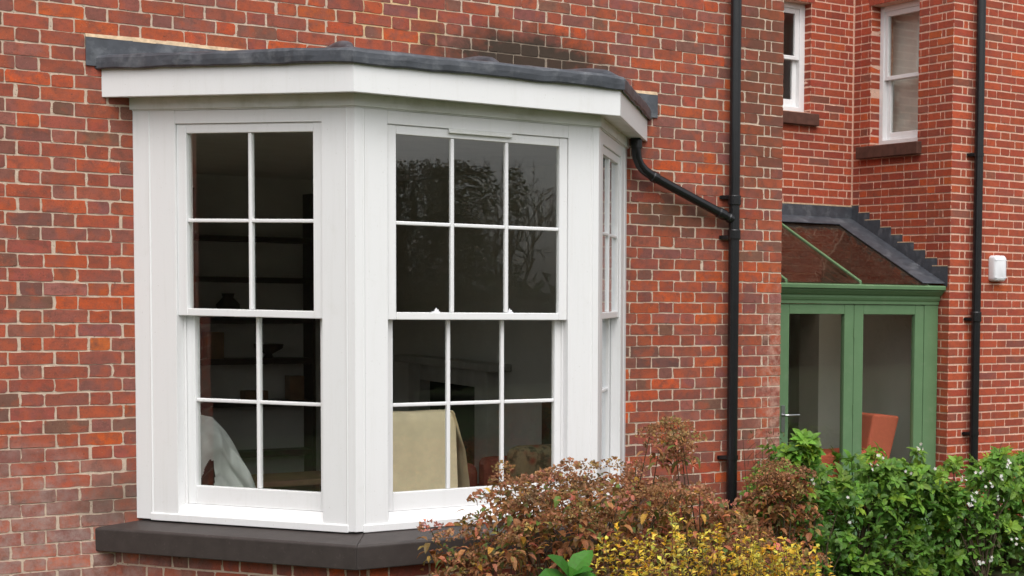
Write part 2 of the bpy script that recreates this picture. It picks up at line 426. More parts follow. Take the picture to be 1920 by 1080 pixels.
# ------------------------------------------------------------------ main house
house = thing('brick_house', 'older red brick house wall carrying the white bay window', 'house', (4.0, .15, -2.15))
OX0, OX1, OZ0, OZ1 = 2.262, 5.252, -1.95, .995       # opening behind the bay
XW0, XE, ZTOP = -.6, 6.54, 2.75
wm = MB(); F = .0026
wm.box(XW0, OX0, F, .3, -2.15, ZTOP); wm.box(OX1, XE - F, F, .3, -2.15, ZTOP)
wm.box(OX0, OX1, F, .3, OZ1, ZTOP); wm.box(OX0, OX1, F, .3, -2.15, OZ0)
wm.box(XE - .3, XE - F, .3, 2.64, -2.15, ZTOP)
wall_a = wm.build('wall', 'old_mortar', house)
WA = Wall((0, 0), (1, 0), (0, -1)); r = random.Random(11)
for i in range(-17, 48):
    z1 = 1.4114 - .075 * i; z0 = z1 - .075
    if z0 < -2.16: continue
    even = i % 2 == 0
    hole = (OX0 - .03, OX1 + .03) if (z1 < 1.22 and z0 > -1.52) else None
    wob = .0035
    if even: row = flemish(XW0, XE, 1.885, .3373, .1065, .216, .0070, wob, r)
    else:
        row = flemish(XW0, 6.377, 1.716, .3373, .1065, .216, .0070, wob, r) + [(6.385, 6.431), (6.438, XE)]
    for a, b in row:
        if hole:
            if a >= OX0 - .005 and b <= OX1 + .005: continue
            if a < OX0 < b: b = OX0
            if a < OX1 < b: a = OX1
            if b - a < .02: continue
        if 1.15 < z0 < 1.2 and 0: continue
        dz = r.gauss(0, .0012)
        WA.b.append((a, b, z0 + .0032 + dz + r.gauss(0, .0009), z1 - .0032 + dz + r.gauss(0, .0009)))
WE = Wall((XE, 0), (0, 1), (1, 0))                 # the return of the house, seen only from the side
for i in range(-17, 48):
    z1 = 1.4114 - .075 * i; z0 = z1 - .075
    if z0 < -2.16: continue
    for a, b in flemish(.0 if i % 2 else .0, 2.63, (.27 if i % 2 == 0 else .10), .3373, .1035, .216, .0095, .003, r):
        WE.b.append((a + .004, b, z0 + .0052, z1 - .0052))
HIDE_A = [[(160, 70), (650, 70), (1160, 128), (1232, 178), (1222, 225), (1212, 275), (1178, 300), (1178, 880), (860, 985), (850, 1060), (665, 1072), (178, 1040), (178, 985), (250, 970), (250, 190), (190, 182), (186, 122)],
          [(1364, -10), (1390, -10), (1384, 920), (1362, 920)], [(840, 960), (1180, 870), (1330, 925), (1480, 900), (1480, 1090), (800, 1090)]]
OR = (.47, .090, .028); PU = (.235, .088, .073); DK = (.175, .085, .062); RD = (.38, .07, .035)
SPECIAL = [(52, 226, 22, OR), (174, 47, 16, (.46, .10, .03)), (120, 488, 40, (.44, .085, .028)), (55, 538, 24, RD), (130, 565, 24, OR), (195, 567, 44, (.44, .085, .028)), (195, 643, 20, (.48, .12, .03)),
           (130, 900, 44, (.42, .075, .03)), (62, 565, 44, DK), (10, 770, 36, DK), (195, 718, 40, PU), (130, 435, 20, PU), (145, 435, 10, PU), (60, 433, 44, (.19, .08, .06)), (430, 62, 22, OR), (590, 28, 36, OR), (700, 25, 30, (.46, .09, .035)),
           (1210, 62, 14, OR), (1185, 295, 10, OR), (1080, 60, 10, OR), (1325, 18, 24, (.44, .085, .028)), (1210, 118, 26, OR), (1330, 658, 18, OR), (1200, 575, 26, (.44, .085, .028)), (1200, 740, 26, OR), (1250, 637, 26, RD), (1340, 558, 26, RD), (1190, 658, 26, DK), (1225, 680, 26, (.14, .07, .058)),
           (1345, 120, 20, OR), (1230, 400, 30, (.2, .09, .05)), (1240, 160, 24, (.25, .075, .055)), (1430, 518, 40, OR), (1400, 395, 26, RD), (1315, 880, 30, RD), (225, 567, 30, OR)]
lay([(wall_a, WA), (wall_a, WE)], VOLD, PAL_OLD, 'old_brick_mass', HIDE_A, 300, 21, SPECIAL, .003)

# the room behind the bay
def slab(name, mat, parent, *boxes):
    m = MB()
    for b in boxes: m.box(*b)
    return m.build(name, mat, parent)
slab('room_wall', 'room_paint', house, (-.6, -.5, .31, 1.6, -1.95, 1.05), (-.6, -.5, 5.8, 7.1, -1.95, 1.05), (-.6, -.5, 1.6, 5.8, -1.95, -1.5), (-.6, -.5, 1.6, 5.8, .85, 1.05), (-.5, 1.3, 7.0, 7.1, -1.95, 1.05), (2.9, 6.2, 7.0, 7.1, -1.95, 1.05), (1.3, 2.9, 7.0, 7.1, -1.95, -1.2), (1.3, 2.9, 7.0, 7.1, .75, 1.05), (6.2, 6.235, .31, 7.1, -1.95, 1.05))
rw = slab('added_rear_window', 'white_paint', house, (1.3, 1.36, 7.02, 7.08, -1.2, .75), (2.84, 2.9, 7.02, 7.08, -1.2, .75), (2.07, 2.13, 7.02, 7.08, -1.14, .69), (1.36, 2.84, 7.02, 7.08, -1.2, -1.14), (1.36, 2.84, 7.02, 7.08, .69, .75))  # unseen window, added to let more daylight into the bay room
for a in (1.362, 2.132): slab('pane', 'glass', rw, (a, a + .706, 7.045, 7.049, -1.138, .688))
gw = slab('added_gable_window', 'white_paint', house, *[(-.58, -.52, y, y + .06, -1.5, .85) for y in (1.6, 2.98, 4.36, 5.74)])  # large unseen window added opposite the fireplace wall to brighten it
for a in (1.662, 3.042, 4.422): slab('pane', 'glass', gw, (-.552, -.548, a, a + 1.316, -1.5, .85))
slab('room_floor', 'floor_wood', house, (-.6, 6.235, .31, 7.1, -2.05, -1.95))
slab('room_ceiling', 'room_paint', house, (-.6, 6.235, .31, 7.1, 1.05, 1.12))
slab('room_lining', 'room_paint', house, (-.5, OX0 - .002, .302, .325, -1.95, 1.05), (OX1 + .002, 6.2, .302, .325, -1.95, 1.05), (OX0 - .002, OX1 + .002, .302, .325, OZ1 + .002, 1.05))

# ------------------------------------------------------------------ bay window
bay = thing('bay_window', 'white three-sided bay window with sash windows and grey lead roof', 'bay window', (3.757, -.6, -2.15))
class Facet:
    def __init__(s, a, b): s.O = Vector(a); s.u = (Vector(b) - s.O).normalized(); s.n = Vector((s.u.y, -s.u.x)); s.L = (Vector(b) - s.O).length
    def p(s, a, d): q = s.O + s.u * a - s.n * d; return (q.x, q.y)
    def box(s, m, s0, s1, d0, d1, z0, z1): m.prism([s.p(s0, d0), s.p(s1, d0), s.p(s1, d1), s.p(s0, d1)], z0, z1)
FL, FF, FR = Facet(GP[0], GP[1]), Facet(GP[1], GP[2]), Facet(GP[2], GP[3])
ZT, ZB = .866, -1.242                       # window opening top and bottom
def sash(f, name, parent, s0, s1, d0, z0, z1, stile, top, bottom, nv, hz, barw=.020):
    m = MB(); d1 = d0 + .042
    f.box(m, s0, s0 + stile, d0, d1, z0, z1); f.box(m, s1 - stile, s1, d0, d1, z0, z1)
    f.box(m, s0 + stile, s1 - stile, d0 + .0015, d1 - .0015, z1 - top, z1); f.box(m, s0 + stile, s1 - stile, d0 + .0015, d1 - .0015, z0, z0 + bottom)
    o = m.build(name, 'white_paint', parent, bevel=.004)
    g0, g1 = s0 + stile, s1 - stile; y0, y1 = z0 + bottom, z1 - top
    xs = [g0 + (g1 - g0) * k / nv for k in range(nv + 1)]
    for k in range(1, nv):
        b = MB(); f.box(b, xs[k] - barw / 2, xs[k] + barw / 2, d0 + .006, d1 - .006, y0 + .001, y1 - .001); b.build('glazing_bar', 'white_paint', o, bevel=.005)
    zs = [y0] + list(hz) + [y1]
    for h in hz:
        for k in range(nv):
            b = MB(); f.box(b, xs[k] + (barw / 2 if k else 0), xs[k + 1] - (barw / 2 if k < nv - 1 else 0), d0 + .0075, d1 - .0075, h - barw / 2, h + barw / 2); b.build('glazing_bar', 'white_paint', o, bevel=.005)
    for k in range(nv):
        for q in range(len(zs) - 1):
            b = MB(); e = .004; tw = random.uniform(-.0012, .0012)
            a0 = xs[k] + (barw / 2 if k else 0) - e; a1 = xs[k + 1] - (barw / 2 if k < nv - 1 else 0) + e
            c0 = zs[q] + (barw / 2 if q else 0) - e; c1 = zs[q + 1] - (barw / 2 if q < len(zs) - 2 else 0) + e
            b.prism([f.p(a0, d0 + .020 + tw), f.p(a1, d0 + .020 - tw), f.p(a1, d0 + .024 - tw), f.p(a0, d0 + .024 + tw)], c0, c1)
            b.build('pane', 'glass', o)
    return o
def facet_window(f, e0, r0, r1, e1, nv, stile):
    m = MB()
    f.box(m, e0, r0, 0, .135, -1.31, .940); f.box(m, r1, e1, 0, .135, -1.31, .940)
    m.build('window_frame', 'white_paint', bay, bevel=.0015)
    m = MB(); f.box(m, r0, r1, .001, .135, ZT, .939); m.build('window_head', 'white_paint', bay, bevel=.003)
    m = MB()
    for a, b in ((r0, r0 + .012), (r1 - .012, r1)): f.box(m, a, b, .0565, .0635, ZB, ZT)
    m.build('parting_bead', 'white_paint', bay, bevel=.002)
    sash(f, 'upper_sash', bay, r0 + .001, r1 - .001, .012, -.187, ZT - .001, stile, .050, .040, nv, [.338])
    sash(f, 'lower_sash', bay, r0 + .001, r1 - .001, .066, ZB + .001, -.147, stile, .040, .103, nv, [-.657])
    m = MB()                                                       # sloping timber sill
    q = [(-.010, -1.335), (.16, -1.335), (.16, ZB), (.05, ZB), (.004, -1.290), (-.010, -1.296)]
    vs = [(*f.p(e0 - .0, d), z) for d, z in q] + [(*f.p(e1 + .0, d), z) for d, z in q]; n = len(q)
    m.add(vs, [tuple(range(n)), tuple(range(n, 2 * n))[::-1]] + [(i, i + n, (i + 1) % n + n, (i + 1) % n) for i in range(n)])
    m.build('sill_board', 'white_paint', bay, bevel=.003)
facet_window(FL, .099, .278, 1.221, 1.384, 2, .062)
facet_window(FF, .038, .175, 1.233, 1.393, 3, .050)
facet_window(FR, FR.L - 1.384, FR.L - 1.221, FR.L - .278, FR.L - .099, 2, .062)
# posts
def post(poly):
    m = MB(); m.prism(poly, -1.330, .940); return m.build('corner_post', 'white_paint', bay, bevel=.0025)
post([FL.p(0, -.003), FL.p(.102, -.003), FL.p(.102, .12), FL.p(.1, .12), (2.36, 0.012), (2.232, 0.012)])
post([FR.p(FR.L - .0985, -.003), FR.p(FR.L, -.003), (5.282, .012), (5.15, 0.012), FR.p(FR.L - .0985, .12)])
G6 = off(GP, .003); GI = off(GP, -.12)
post([FL.p(1.381, -.003), tuple(G6[1]), FF.p(.041, -.003), FF.p(.041, .12), tuple(GI[1]), FL.p(1.381, .12)])
post([FF.p(1.390, -.003), tuple(G6[2]), FR.p(FR.L - 1.381, -.003), FR.p(FR.L - 1.381, .12), tuple(GI[2]), FF.p(1.390, .12)])
for f, s in ((FL, .105), (FL, 1.376), (FF, .046), (FF, 1.385), (FR, FR.L - 1.376), (FR, FR.L - .105)):
    m = MB(); p = f.p(s, .003); m.tube([(p[0], p[1], -1.325), (p[0], p[1], .938)], .0075, 8); m.build('bead_moulding', 'white_paint', bay, smooth=True)
def band(P, prof, name, mat, bevel=.003, split=True):
    """sweep a closed (offset, z) profile round the bay, one piece per facet, mitred"""
    rings = [off(P, d) for d, z in prof]; n = len(prof); res = []
    for k in range(3):
        m = MB(); vs = [(rings[i][k].x, rings[i][k].y, prof[i][1]) for i in range(n)] + [(rings[i][k + 1].x, rings[i][k + 1].y, prof[i][1]) for i in range(n)]
        a = sum(prof[i][0] * prof[(i + 1) % n][1] - prof[(i + 1) % n][0] * prof[i][1] for i in range(n))
        fs = [tuple(range(n)), tuple(range(n, 2 * n))[::-1]] + [(i, i + n, (i + 1) % n + n, (i + 1) % n) for i in range(n)]
        if a > 0: fs = [f[::-1] for f in fs]
        m.add(vs, fs); res.append(m.build(name, mat, bay, bevel=bevel))
    return res
band(GP, [(.016, .946), (.016, 1.010), (-.11, 1.010), (-.11, .946)], 'frieze_board', 'frieze_paint', .002)
band(GP, [(.006, .9395), (.006, .9465), (-.10, .9465), (-.10, .9405)], 'shadow_strip', 'frieze_paint', 0)
band(FP, [(0, 1.0019), (0, 1.171), (-.022, 1.171), (-.022, 1.0019)], 'fascia_board', 'white_paint', .003)
m = MB(); s0 = off(FP, -.0225); m.prism([tuple(p) for p in s0], 1.0105, 1.03); m.build('soffit', 'frieze_paint', bay)
# lead roof: dressed edge, slightly uneven, then a shallow fall from the wall
prof = [(.012, 1.150), (.021, 1.149), (.029, 1.157), (.031, 1.185), (.030, 1.212), (.020, 1.227), (-.02, 1.236), (-.07, 1.242)]
m = MB(); rings = [off(FP, d) for d, z in prof]; seg = []
for k in range(3):
    L = (rings[0][k + 1] - rings[0][k]).length; ns = max(6, int(L / .07))
    for t in range(ns + (1 if k == 2 else 0)): seg.append((k, t / ns))
for (k, t) in seg:
    for i, (d, z) in enumerate(prof):
        p = rings[i][k].lerp(rings[i][k + 1], t)
        wv = noise.noise(Vector((p.x * 7, p.y * 7, i * .3))) * .007 + noise.noise(Vector((p.x * 2, p.y * 2, 4))) * .006 + noise.noise(Vector((p.x * 16, p.y * 16, i * .5))) * .0025
        c = (p - Vector((3.757, -.2))).normalized() * wv
        m.v.append((p.x + c.x, p.y + c.y if p.y < -.01 else p.y, z + wv * (1.0 if i < 6 else .6)))
n = len(prof)
for a in range(len(seg) - 1):
    for i in range(n - 1): m.f.append((a * n + i, (a + 1) * n + i, (a + 1) * n + i + 1, a * n + i + 1)); m.c.append(None)
k = len(m.v); m.v += [(2.9857, -.004, 1.29), (4.5273, -.004, 1.29)]
e = [a * n + n - 1 for a in range(len(seg))]
c1 = [i for i, s in enumerate(seg) if s[0] == 1][0]; c2 = [i for i, s in enumerate(seg) if s[0] == 2][0]
m.f.append(tuple([k] + [e[i] for i in range(0, c1 + 1)])); m.f.append(tuple([k + 1, k] + [e[i] for i in range(c1, c2 + 1)])); m.f.append(tuple([k + 1] + [e[i] for i in range(c2, len(seg))])); m.c += [None] * 3
roof = m.build('lead_roof', 'lead', bay, smooth=False)
def roll(p0, p1, zr):
    m = MB(); a, b = Vector(p0), Vector(p1); pts = []; rad = []
    for t in range(9):
        q = a.lerp(b, t / 8); pts.append((q.x, q.y, 1.242 + zr * t / 8 + (0 if t > 1 else -.006 if t else -.035))); rad.append(.046 if t > 1 else .036 if t else .008)
    m.tube(pts, rad, 10); return m.build('lead_roll', 'lead', roof, smooth=True)
roll(off(FP, .022)[1], (3.2, -.05), .06); roll(off(FP, .022)[2], (4.32, -.05), .06)
roll((3.80, -1.350), (3.80, -.05), .06)
m = MB(); xs = [1.998 + (5.51 - 1.998) * t / 60 for t in range(61)]
for x in xs:
    wv = noise.noise(Vector((x * 5, 0, 2))) * .006
    zb = 1.168 if (x < 2.2 or x > 5.30) else 1.235
    m.v += [(x, -.014 + wv * .4, zb), (x, -.012 + wv * .4, 1.322 + wv), (x, .004, 1.326 + wv), (x, .004, zb)]
for a in range(60):
    for i in range(4): m.f.append((a * 4 + i, a * 4 + 4 + i, a * 4 + 4 + (i + 1) % 4, a * 4 + (i + 1) % 4)); m.c.append(None)
m.f += [(0, 1, 2, 3), (243, 242, 241, 240)]; m.c += [None] * 2
m.build('wall_flashing', 'lead', roof)
m = MB()
for a in range(60):
    x0, x1 = xs[a], xs[a + 1]; t0 = .012 + .014 * abs(noise.noise(Vector((x0 * 3, 1, 0)))) * 2; b0 = .012 + .006 * noise.noise(Vector((x0 * 9, 5, 0)))
    m.add([(x0, -b0, 1.321), (x1, -b0, 1.321), (x1, .01, 1.321), (x0, .01, 1.321), (x0, -.003, 1.329 + t0), (x1, -.003, 1.329 + t0), (x1, .01, 1.329 + t0), (x0, .01, 1.329 + t0)],
          [(0, 1, 5, 4), (4, 5, 6, 7), (0, 4, 7, 3), (1, 2, 6, 5)])
m.build('mortar_fillet', 'fillet_mortar', roof)
# stone sill and brick plinth
band(SP, [(0, -1.4986), (.002, -1.374), (-.008, -1.366), (-.26, -1.334), (-.28, -1.4986)], 'stone_sill', 'dark_sill', .006)
PP = off(SP, -.085)
m = MB(); m.prism([tuple(p) for p in off(SP, -.085 - F)] , -2.15, -1.499); plinth = m.build('plinth', 'old_mortar', bay)
parts = []; r = random.Random(31)
for a, b in zip(PP[:-1], PP[1:]):
    f = Facet(a, b); W = Wall(a, f.u, f.n)
    for i in range(9):
        z1 = -1.503 - .075 * i; z0 = z1 - .075
        for s0, s1 in flemish(.003, f.L - .003, .1 + (.169 if i % 2 else 0), .3373, .1035, .216, .0095, .003, r):
            W.b.append((s0, s1, max(z0 + .005, -2.149), z1 - .005))
    parts.append((plinth, W))
lay(parts, VOLD, PAL_OLD, 'old_brick_mass', [[(860, 980), (1920, 900), (1920, 1090), (830, 1090)]], 60, 33, [], .003)
# bay floor, window furniture
m = MB(); m.prism([tuple(p) for p in off(SP, -.30)] + [(5.25, .31), (2.264, .31)], -1.98, -1.952); m.build('bay_floor', 'floor_wood', bay)
m = MB(); m.prism([tuple(p) for p in off(GP, -.14)], -2.0, -1.20)
for f, wdt in ((FL, 0), (FF, 0), (FR, 0)): pass
m = MB()
for f in (FL, FF, FR): f.box(m, .13, f.L - .13, .135, .20, -1.952, -1.25)
m.build('dado_lining', 'room_paint', bay)
m = MB(); FF.box(m, .515, .885, -.010, .012, .842, .852); FF.box(m, .515, .885, -.004, .010, .852, .866)
m.build('trickle_vent', 'frieze_paint', bay, bevel=.002)
for s in (.455, .885):
    m = MB(); FF.box(m, s - .020, s + .020, .020, .05, -.147, -.141); FF.box(m, s - .008, s + .014, .026, .042, -.141, -.130); p = FF.p(s + .002, .034)
    m.tube([(p[0], p[1], -.138), (p[0], p[1], -.122)], .004, 8); m.build('sash_fastener', 'alarm_plastic', bay, bevel=.002)

# ------------------------------------------------------------------ drainpipes
def collar(m, x, y, z0, z1, rr): m.tube([(x, y, z0), (x, y, z0 + .006), (x, y, z1 - .006), (x, y, z1)], [rr - .004, rr, rr, rr - .004], 20)
def bracket(x, y, z, ywall, rr, parent):
    m = MB(); m.tube([(x, y, z - .016), (x, y, z + .016)], rr + .005, 20)
    m.box(x - rr - .042, x + rr + .042, ywall - .012, ywall - .002, z - .012, z + .012)
    for s in (-1, 1):
        m.prism([(x + s * (rr + .034), ywall - .012), (x + s * (rr + .014), ywall - .012), (x + s * rr * .8, y), (x + s * (rr + .004), y)], z - .014, z + .014)
    return m.build('bracket', 'black_pipe', parent, bevel=.003)
dp = thing('drainpipe', 'black drainpipe with slanting branch from the bay window soffit', 'drainpipe', (6.088, -.075, -2.15))
PX, PY, PR = 6.088, -.075, .0385
m = MB(); m.tube([(PX, PY, -2.15), (PX, PY, 2.74)], PR, 24); m.build('pipe', 'black_pipe', dp, smooth=True)
for z0, z1 in ((.60, .67), (.36, .43)):
    m = MB(); collar(m, PX, PY, z0, z1, PR + .008); m.build('collar', 'black_pipe', dp, bevel=.003)
for z in (.655, .375, -1.18, 2.4): bracket(PX, PY, z, -.003, PR, dp)
m = MB(); m.tube([(5.305, -.095, 1.012), (5.305, -.095, .93), (5.312, -.092, .88), (5.335, -.088, .835), (5.372, -.085, .800), (5.43, -.082, .768), (5.56, -.079, .713), (5.80, -.077, .613), (6.02, -.075, .522), (6.075, -.075, .500)], .0325, 20)
br = m.build('branch_pipe', 'black_pipe', dp, smooth=True)
def ringat(a, b, t0, t1, rr):
    a, b = Vector(a), Vector(b); m = MB(); m.tube([a.lerp(b, t0), a.lerp(b, t0 + .15 * (t1 - t0)), a.lerp(b, t1 - .15 * (t1 - t0)), a.lerp(b, t1)], [rr - .004, rr, rr, rr - .004], 20); return m
ringat((5.43, -.082, .768), (5.56, -.079, .713), .0, .35, .0385).build('socket', 'black_pipe', br, bevel=.002)
ringat((5.80, -.077, .613), (6.02, -.075, .522), .70, .98, .0385).build('socket', 'black_pipe', br, bevel=.002)
ringat((6.02, -.075, .522), (6.075, -.075, .500), .3, 1.0, .0365).build('socket', 'black_pipe', br, bevel=.002)
m = MB(); m.tube([(5.305, -.095, .945), (5.305, -.095, 1.010)], .040, 20); m.build('socket', 'black_pipe', br, bevel=.003)
# ------------------------------------------------------------------ wing
XI, YI, YO, H2 = 9.087, 2.642, 1.166, .072
wing = thing('brick_wing', 'newer red brick wing of the house with pale pink mortar joints', 'house', (9.5, 2.0, -2.15))
WX0, WX1, WZ = 6.56, 13.5, 3.6
# window openings
W1 = (7.86, 8.598, 1.66, 2.665)       # on the recess wall (x0,x1,z0,z1)
W2 = (1.654, 2.374, 1.375, 2.665)     # on the side wall (y0,y1,z0,z1)
DO = (6.9, 8.74, -2.15, -.12)         # doorway from the lean-to into the wing
m = MB(); a, b = YI + F, YI + .28
m.box(WX0, W1[0], a, b, DO[3], WZ); m.box(W1[1], XI + .28, a, b, DO[3], WZ); m.box(W1[0], W1[1], a, b, DO[3], W1[2]); m.box(W1[0], W1[1], a, b, W1[3], WZ)
m.box(WX0, DO[0], a, b, -2.15, DO[3]); m.box(DO[1], XI + .28, a, b, -2.15, DO[3])
rwall = m.build('recess_wall', 'wing_mortar', wing)
m = MB(); a, b = XI + F, XI + .28
m.box(a, b, YO + F, W2[0], -2.15, WZ); m.box(a, b, W2[1], YI + F, -2.15, WZ); m.box(a, b, W2[0], W2[1], -2.15, W2[2]); m.box(a, b, W2[0], W2[1], W2[3], WZ)
swall = m.build('side_wall', 'wing_mortar', wing)
m = MB(); m.box(XI + .28, WX1, YO + F, YO + .28, -2.15, WZ); fwall = m.build('front_wall', 'wing_mortar', wing)
WR, WS, WF = Wall((0, YI), (1, 0), (0, -1)), Wall((XI, YI), (0, -1), (-1, 0)), Wall((XI, YO), (1, 0), (0, -1))
W1R, W1L = Wall((W1[1], YI), (0, 1), (-1, 0)), None
W2L = Wall((XI, W2[1]), (1, 0), (0, -1))           # reveal of the side window that faces us
r = random.Random(41); SL = YI - YO
def cut(row, a, b):
    out = []
    for s0, s1 in row:
        if s1 <= a or s0 >= b: out.append((s0, s1))
        else:
            if s0 < a - .008: out.append((s0, a))
            if s1 > b + .008: out.append((b, s1))
    return out
j2 = .0138
for k in range(-15, 66):
    z1 = 2.4757 - H2 * k; z0 = z1 - H2
    if z0 < -2.16: continue
    zz = (z0 + j2 / 2, z1 - j2 / 2); odd = k % 2 != 0
    inner = [(XI - .057, XI - .012)] if odd else []
    row = flemish(WX0, XI - (.069 if odd else .012), 8.70 + (.17 if odd else 0), .34, .104, .216, j2 / 2, .0015, r) + inner
    if z1 > W1[2] - .0 and z0 < W1[3]: row = cut(row, W1[0], W1[1])
    if z0 < DO[3]: row = cut(row, DO[0], DO[1])
    for s0, s1 in row:
        if s1 - s0 > .007: WR.b.append((s0, s1, *zz))
    if odd: row = [(s0, s1) for s0, s1 in flemish(.012, SL, SL - .216 - j2 - .052, .34, .104, .216, j2 / 2, .0015, r)]
    else: row = flemish(.012, SL - .169, SL - .34 - .06, .34, .104, .216, j2 / 2, .0015, r) + [(SL - .160, SL - .114), (SL - .102, SL - .001)]
    if z1 > W2[2] and z0 < W2[3]: row = cut(row, YI - W2[1], YI - W2[0])
    for s0, s1 in row:
        if s1 - s0 > .007: WS.b.append((s0, s1, *zz))
    if odd: row = [(.001, .104), (.116, .162)] + flemish(.174, WX1 - XI, .174 + .216 + j2 + .052, .34, .104, .216, j2 / 2, .0015, r)
    else: row = flemish(.001, WX1 - XI, .216 + j2 + .053, .34, .104, .216, j2 / 2, .0015, r)
    for s0, s1 in row: WF.b.append((s0, s1, *zz))
    if z1 > W1[2] and z0 < W1[3]: W1R.b.append((.004, .115, *zz))
    if z1 > W2[2] and z0 < W2[3]: W2L.b.append((.004, .115, *zz))
HIDE_W = [[(-10, -10), (1466, -10), (1464, 1090), (-10, 1090)], [(1464, 384), (1620, 392), (1778, 535), (1760, 900), (1464, 900)], [(1822, -10), (1850, -10), (1836, 900), (1812, 900)],
          [(1464, 860), (1920, 860), (1920, 1090), (1464, 1090)], [(1647, 0), (1722, 0), (1718, 262), (1642, 270)], [(1466, 8), (1508, 8), (1503, 210), (1466, 210)]]
SPW = [(1898, 842, 14, OR), (1905, 776, 16, OR), (1490, 70, 14, OR), (1770, 308, 14, OR), (1850, 235, 10, OR)]
lay([(rwall, WR), (swall, WS), (fwall, WF), (rwall, W1R), (swall, W2L)], VWING, PAL_WING, 'wing_brick_mass', HIDE_W, 300, 43, SPW, .0015)
# flat arches of upright bricks
def arch(W, c, wdt, z0, z1, part, seed):
    r = random.Random(seed); n = int(wdt / .075)
    for i in range(n):
        x0 = c - wdt / 2 + i * wdt / n; m = MB(); sk = ((x0 - c) / wdt) * .10
        a, b = x0 + .004, x0 + wdt / n - .004; q = []
        for d in (-.006, .09):
            q.append([(W.at(a, d), z0), (W.at(b, d), z0), (W.at(b + sk, d), z1), (W.at(a + sk, d), z1)])
        vs = [(p.x, p.y, z) for ring in q for p, z in ring]
        m.add(vs, [(0, 1, 2, 3), (7, 6, 5, 4), (0, 4, 5, 1), (1, 5, 6, 2), (2, 6, 7, 3), (3, 7, 4, 0)], pick(PAL_WING, r))
        m.build('arch_brick', 'wing_brick_mass', part)
arch(WR, (W1[0] + W1[1]) / 2, W1[1] - W1[0] + .06, W1[3] + .004, W1[3] + .215, rwall, 5)
arch(WS, YI - (W2[0] + W2[1]) / 2, W2[1] - W2[0] + .06, W2[3] + .004, W2[3] + .215, swall, 6)
# sash windows of the wing
def wing_window(label, f, wdt, z0, z1, mr, win_label):
    o = MB(); fw = .058
    f.box(o, 0, fw, .0, .09, z0, z1); f.box(o, wdt - fw, wdt, .0, .09, z0, z1); f.box(o, fw, wdt - fw, .0, .09, z1 - .05, z1); f.box(o, fw, wdt - fw, -.012, .09, z0, z0 + .05)
    win = o.build('sash_window', 'white_paint', wing, bevel=.004); win['label'] = win_label
    for nm, d, za, zb, top, bot in (('upper_sash', .012, mr - .018, z1 - .05, .045, .036), ('lower_sash', .05, z0 + .05, mr + .018, .036, .075)):
        m = MB(); f.box(m, fw, fw + .045, d, d + .034, za, zb); f.box(m, wdt - fw - .045, wdt - fw, d, d + .034, za, zb)
        f.box(m, fw + .045, wdt - fw - .045, d + .001, d + .033, zb - top, zb); f.box(m, fw + .045, wdt - fw - .045, d + .001, d + .033, za, za + bot)
        m.build(nm, 'white_paint', win, bevel=.003)
        m = MB(); f.box(m, fw + .042, wdt - fw - .042, d + .015, d + .019, za + bot - .004, zb - top + .004); m.build('pane', 'glass', win)
    return win
f1 = Facet((W1[0], YI + .105), (W1[1], YI + .105)); wing_window('', f1, W1[1] - W1[0], W1[2], W1[3], 2.165, 'white sash window in the recess wall beside the house corner')
f2 = Facet((XI + .105, W2[1]), (XI + .105, W2[0])); wing_window('', f2, W2[1] - W2[0], W2[2], W2[3], 2.0, 'white sash window with grey blind on the side wall')
m = MB(); m.xprism([(YI - .055, W1[2] - .122), (YI - .055, W1[2] - .012), (YI + .10, W1[2] + .004), (YI + .10, W1[2] - .122)], W1[0] - .12, W1[1] + .066); m.build('stone_sill', 'brown_sill', wing, bevel=.008)
m = MB(); y0, y1 = W2[0] - .06, W2[1] + .15
m.solid([(XI - .055, y0, 1.253), (XI + .1, y0, 1.253), (XI + .1, y1, 1.253), (XI - .055, y1, 1.253)], [(XI - .055, y0, 1.366), (XI + .1, y0, 1.380), (XI + .1, y1, 1.380), (XI - .055, y1, 1.366)]); m.build('stone_sill', 'brown_sill', wing, bevel=.008)
# rooms behind those windows, curtain
slab('room_wall', 'room_paint', wing, (XI + .29, XI + .30, YI + .3, 6, -2.15, 3.55), (6.6, XI + .3, 6, 6.1, -2.15, 3.55), (6.5, 6.6, YI + .3, 6.1, -2.15, 3.55), (6.6, XI + .29, YI + .3, 6, .9, 1.0), (6.6, XI + .29, YI + .3, 6, 3.55, 3.6),
     (12.9, 13, YO + .3, 6, .9, 3.55), (XI + .3, 12.9, 5.9, 6, .9, 3.55), (XI + .3, 12.9, YO + .3, 5.9, .8, .9), (XI + .3, 12.9, YO + .3, 5.9, 3.5, 3.54))
m = MB(); N = 60; zz = [1.30 + (2.72 - 1.30) * t / 24 for t in range(25)]
for i in range(N + 1):
    y = 1.60 + .84 * i / N
    for z in zz: m.v.append((XI + .255 + .012 * math.sin(z * 9 + 1.5 * noise.noise(Vector((y * 3, z, 3)))) + .022 * noise.noise(Vector((y * 3, z * 5, 0))), y, z))
for i in range(N):
    for k in range(24): m.f.append((i * 25 + k, i * 25 + 25 + k, i * 25 + 26 + k, i * 25 + k + 1)); m.c.append(None)
tag(m.build('window_blind', 'curtain_cloth', base=(XI + .33, 2.0, 1.3), smooth=True), 'plain grey cloth blind behind the side wall sash window', 'blind')
# wing drainpipe
wp = thing('drainpipe', 'black drainpipe on the front wall of the newer brick wing', 'drainpipe', (9.334, 1.09, -2.15))
m = MB(); m.tube([(9.334, 1.09, -2.15), (9.334, 1.09, 3.55)], .0415, 24); m.build('pipe', 'black_pipe', wp, smooth=True)
for z0 in (-.24, ):
    m = MB(); collar(m, 9.334, 1.09, z0, z0 + .09, .050); m.build('collar', 'black_pipe', wp, bevel=.003)
for z in (1.235, -.215, -1.235): bracket(9.334, 1.09, z, YO - .003, .0415, wp)
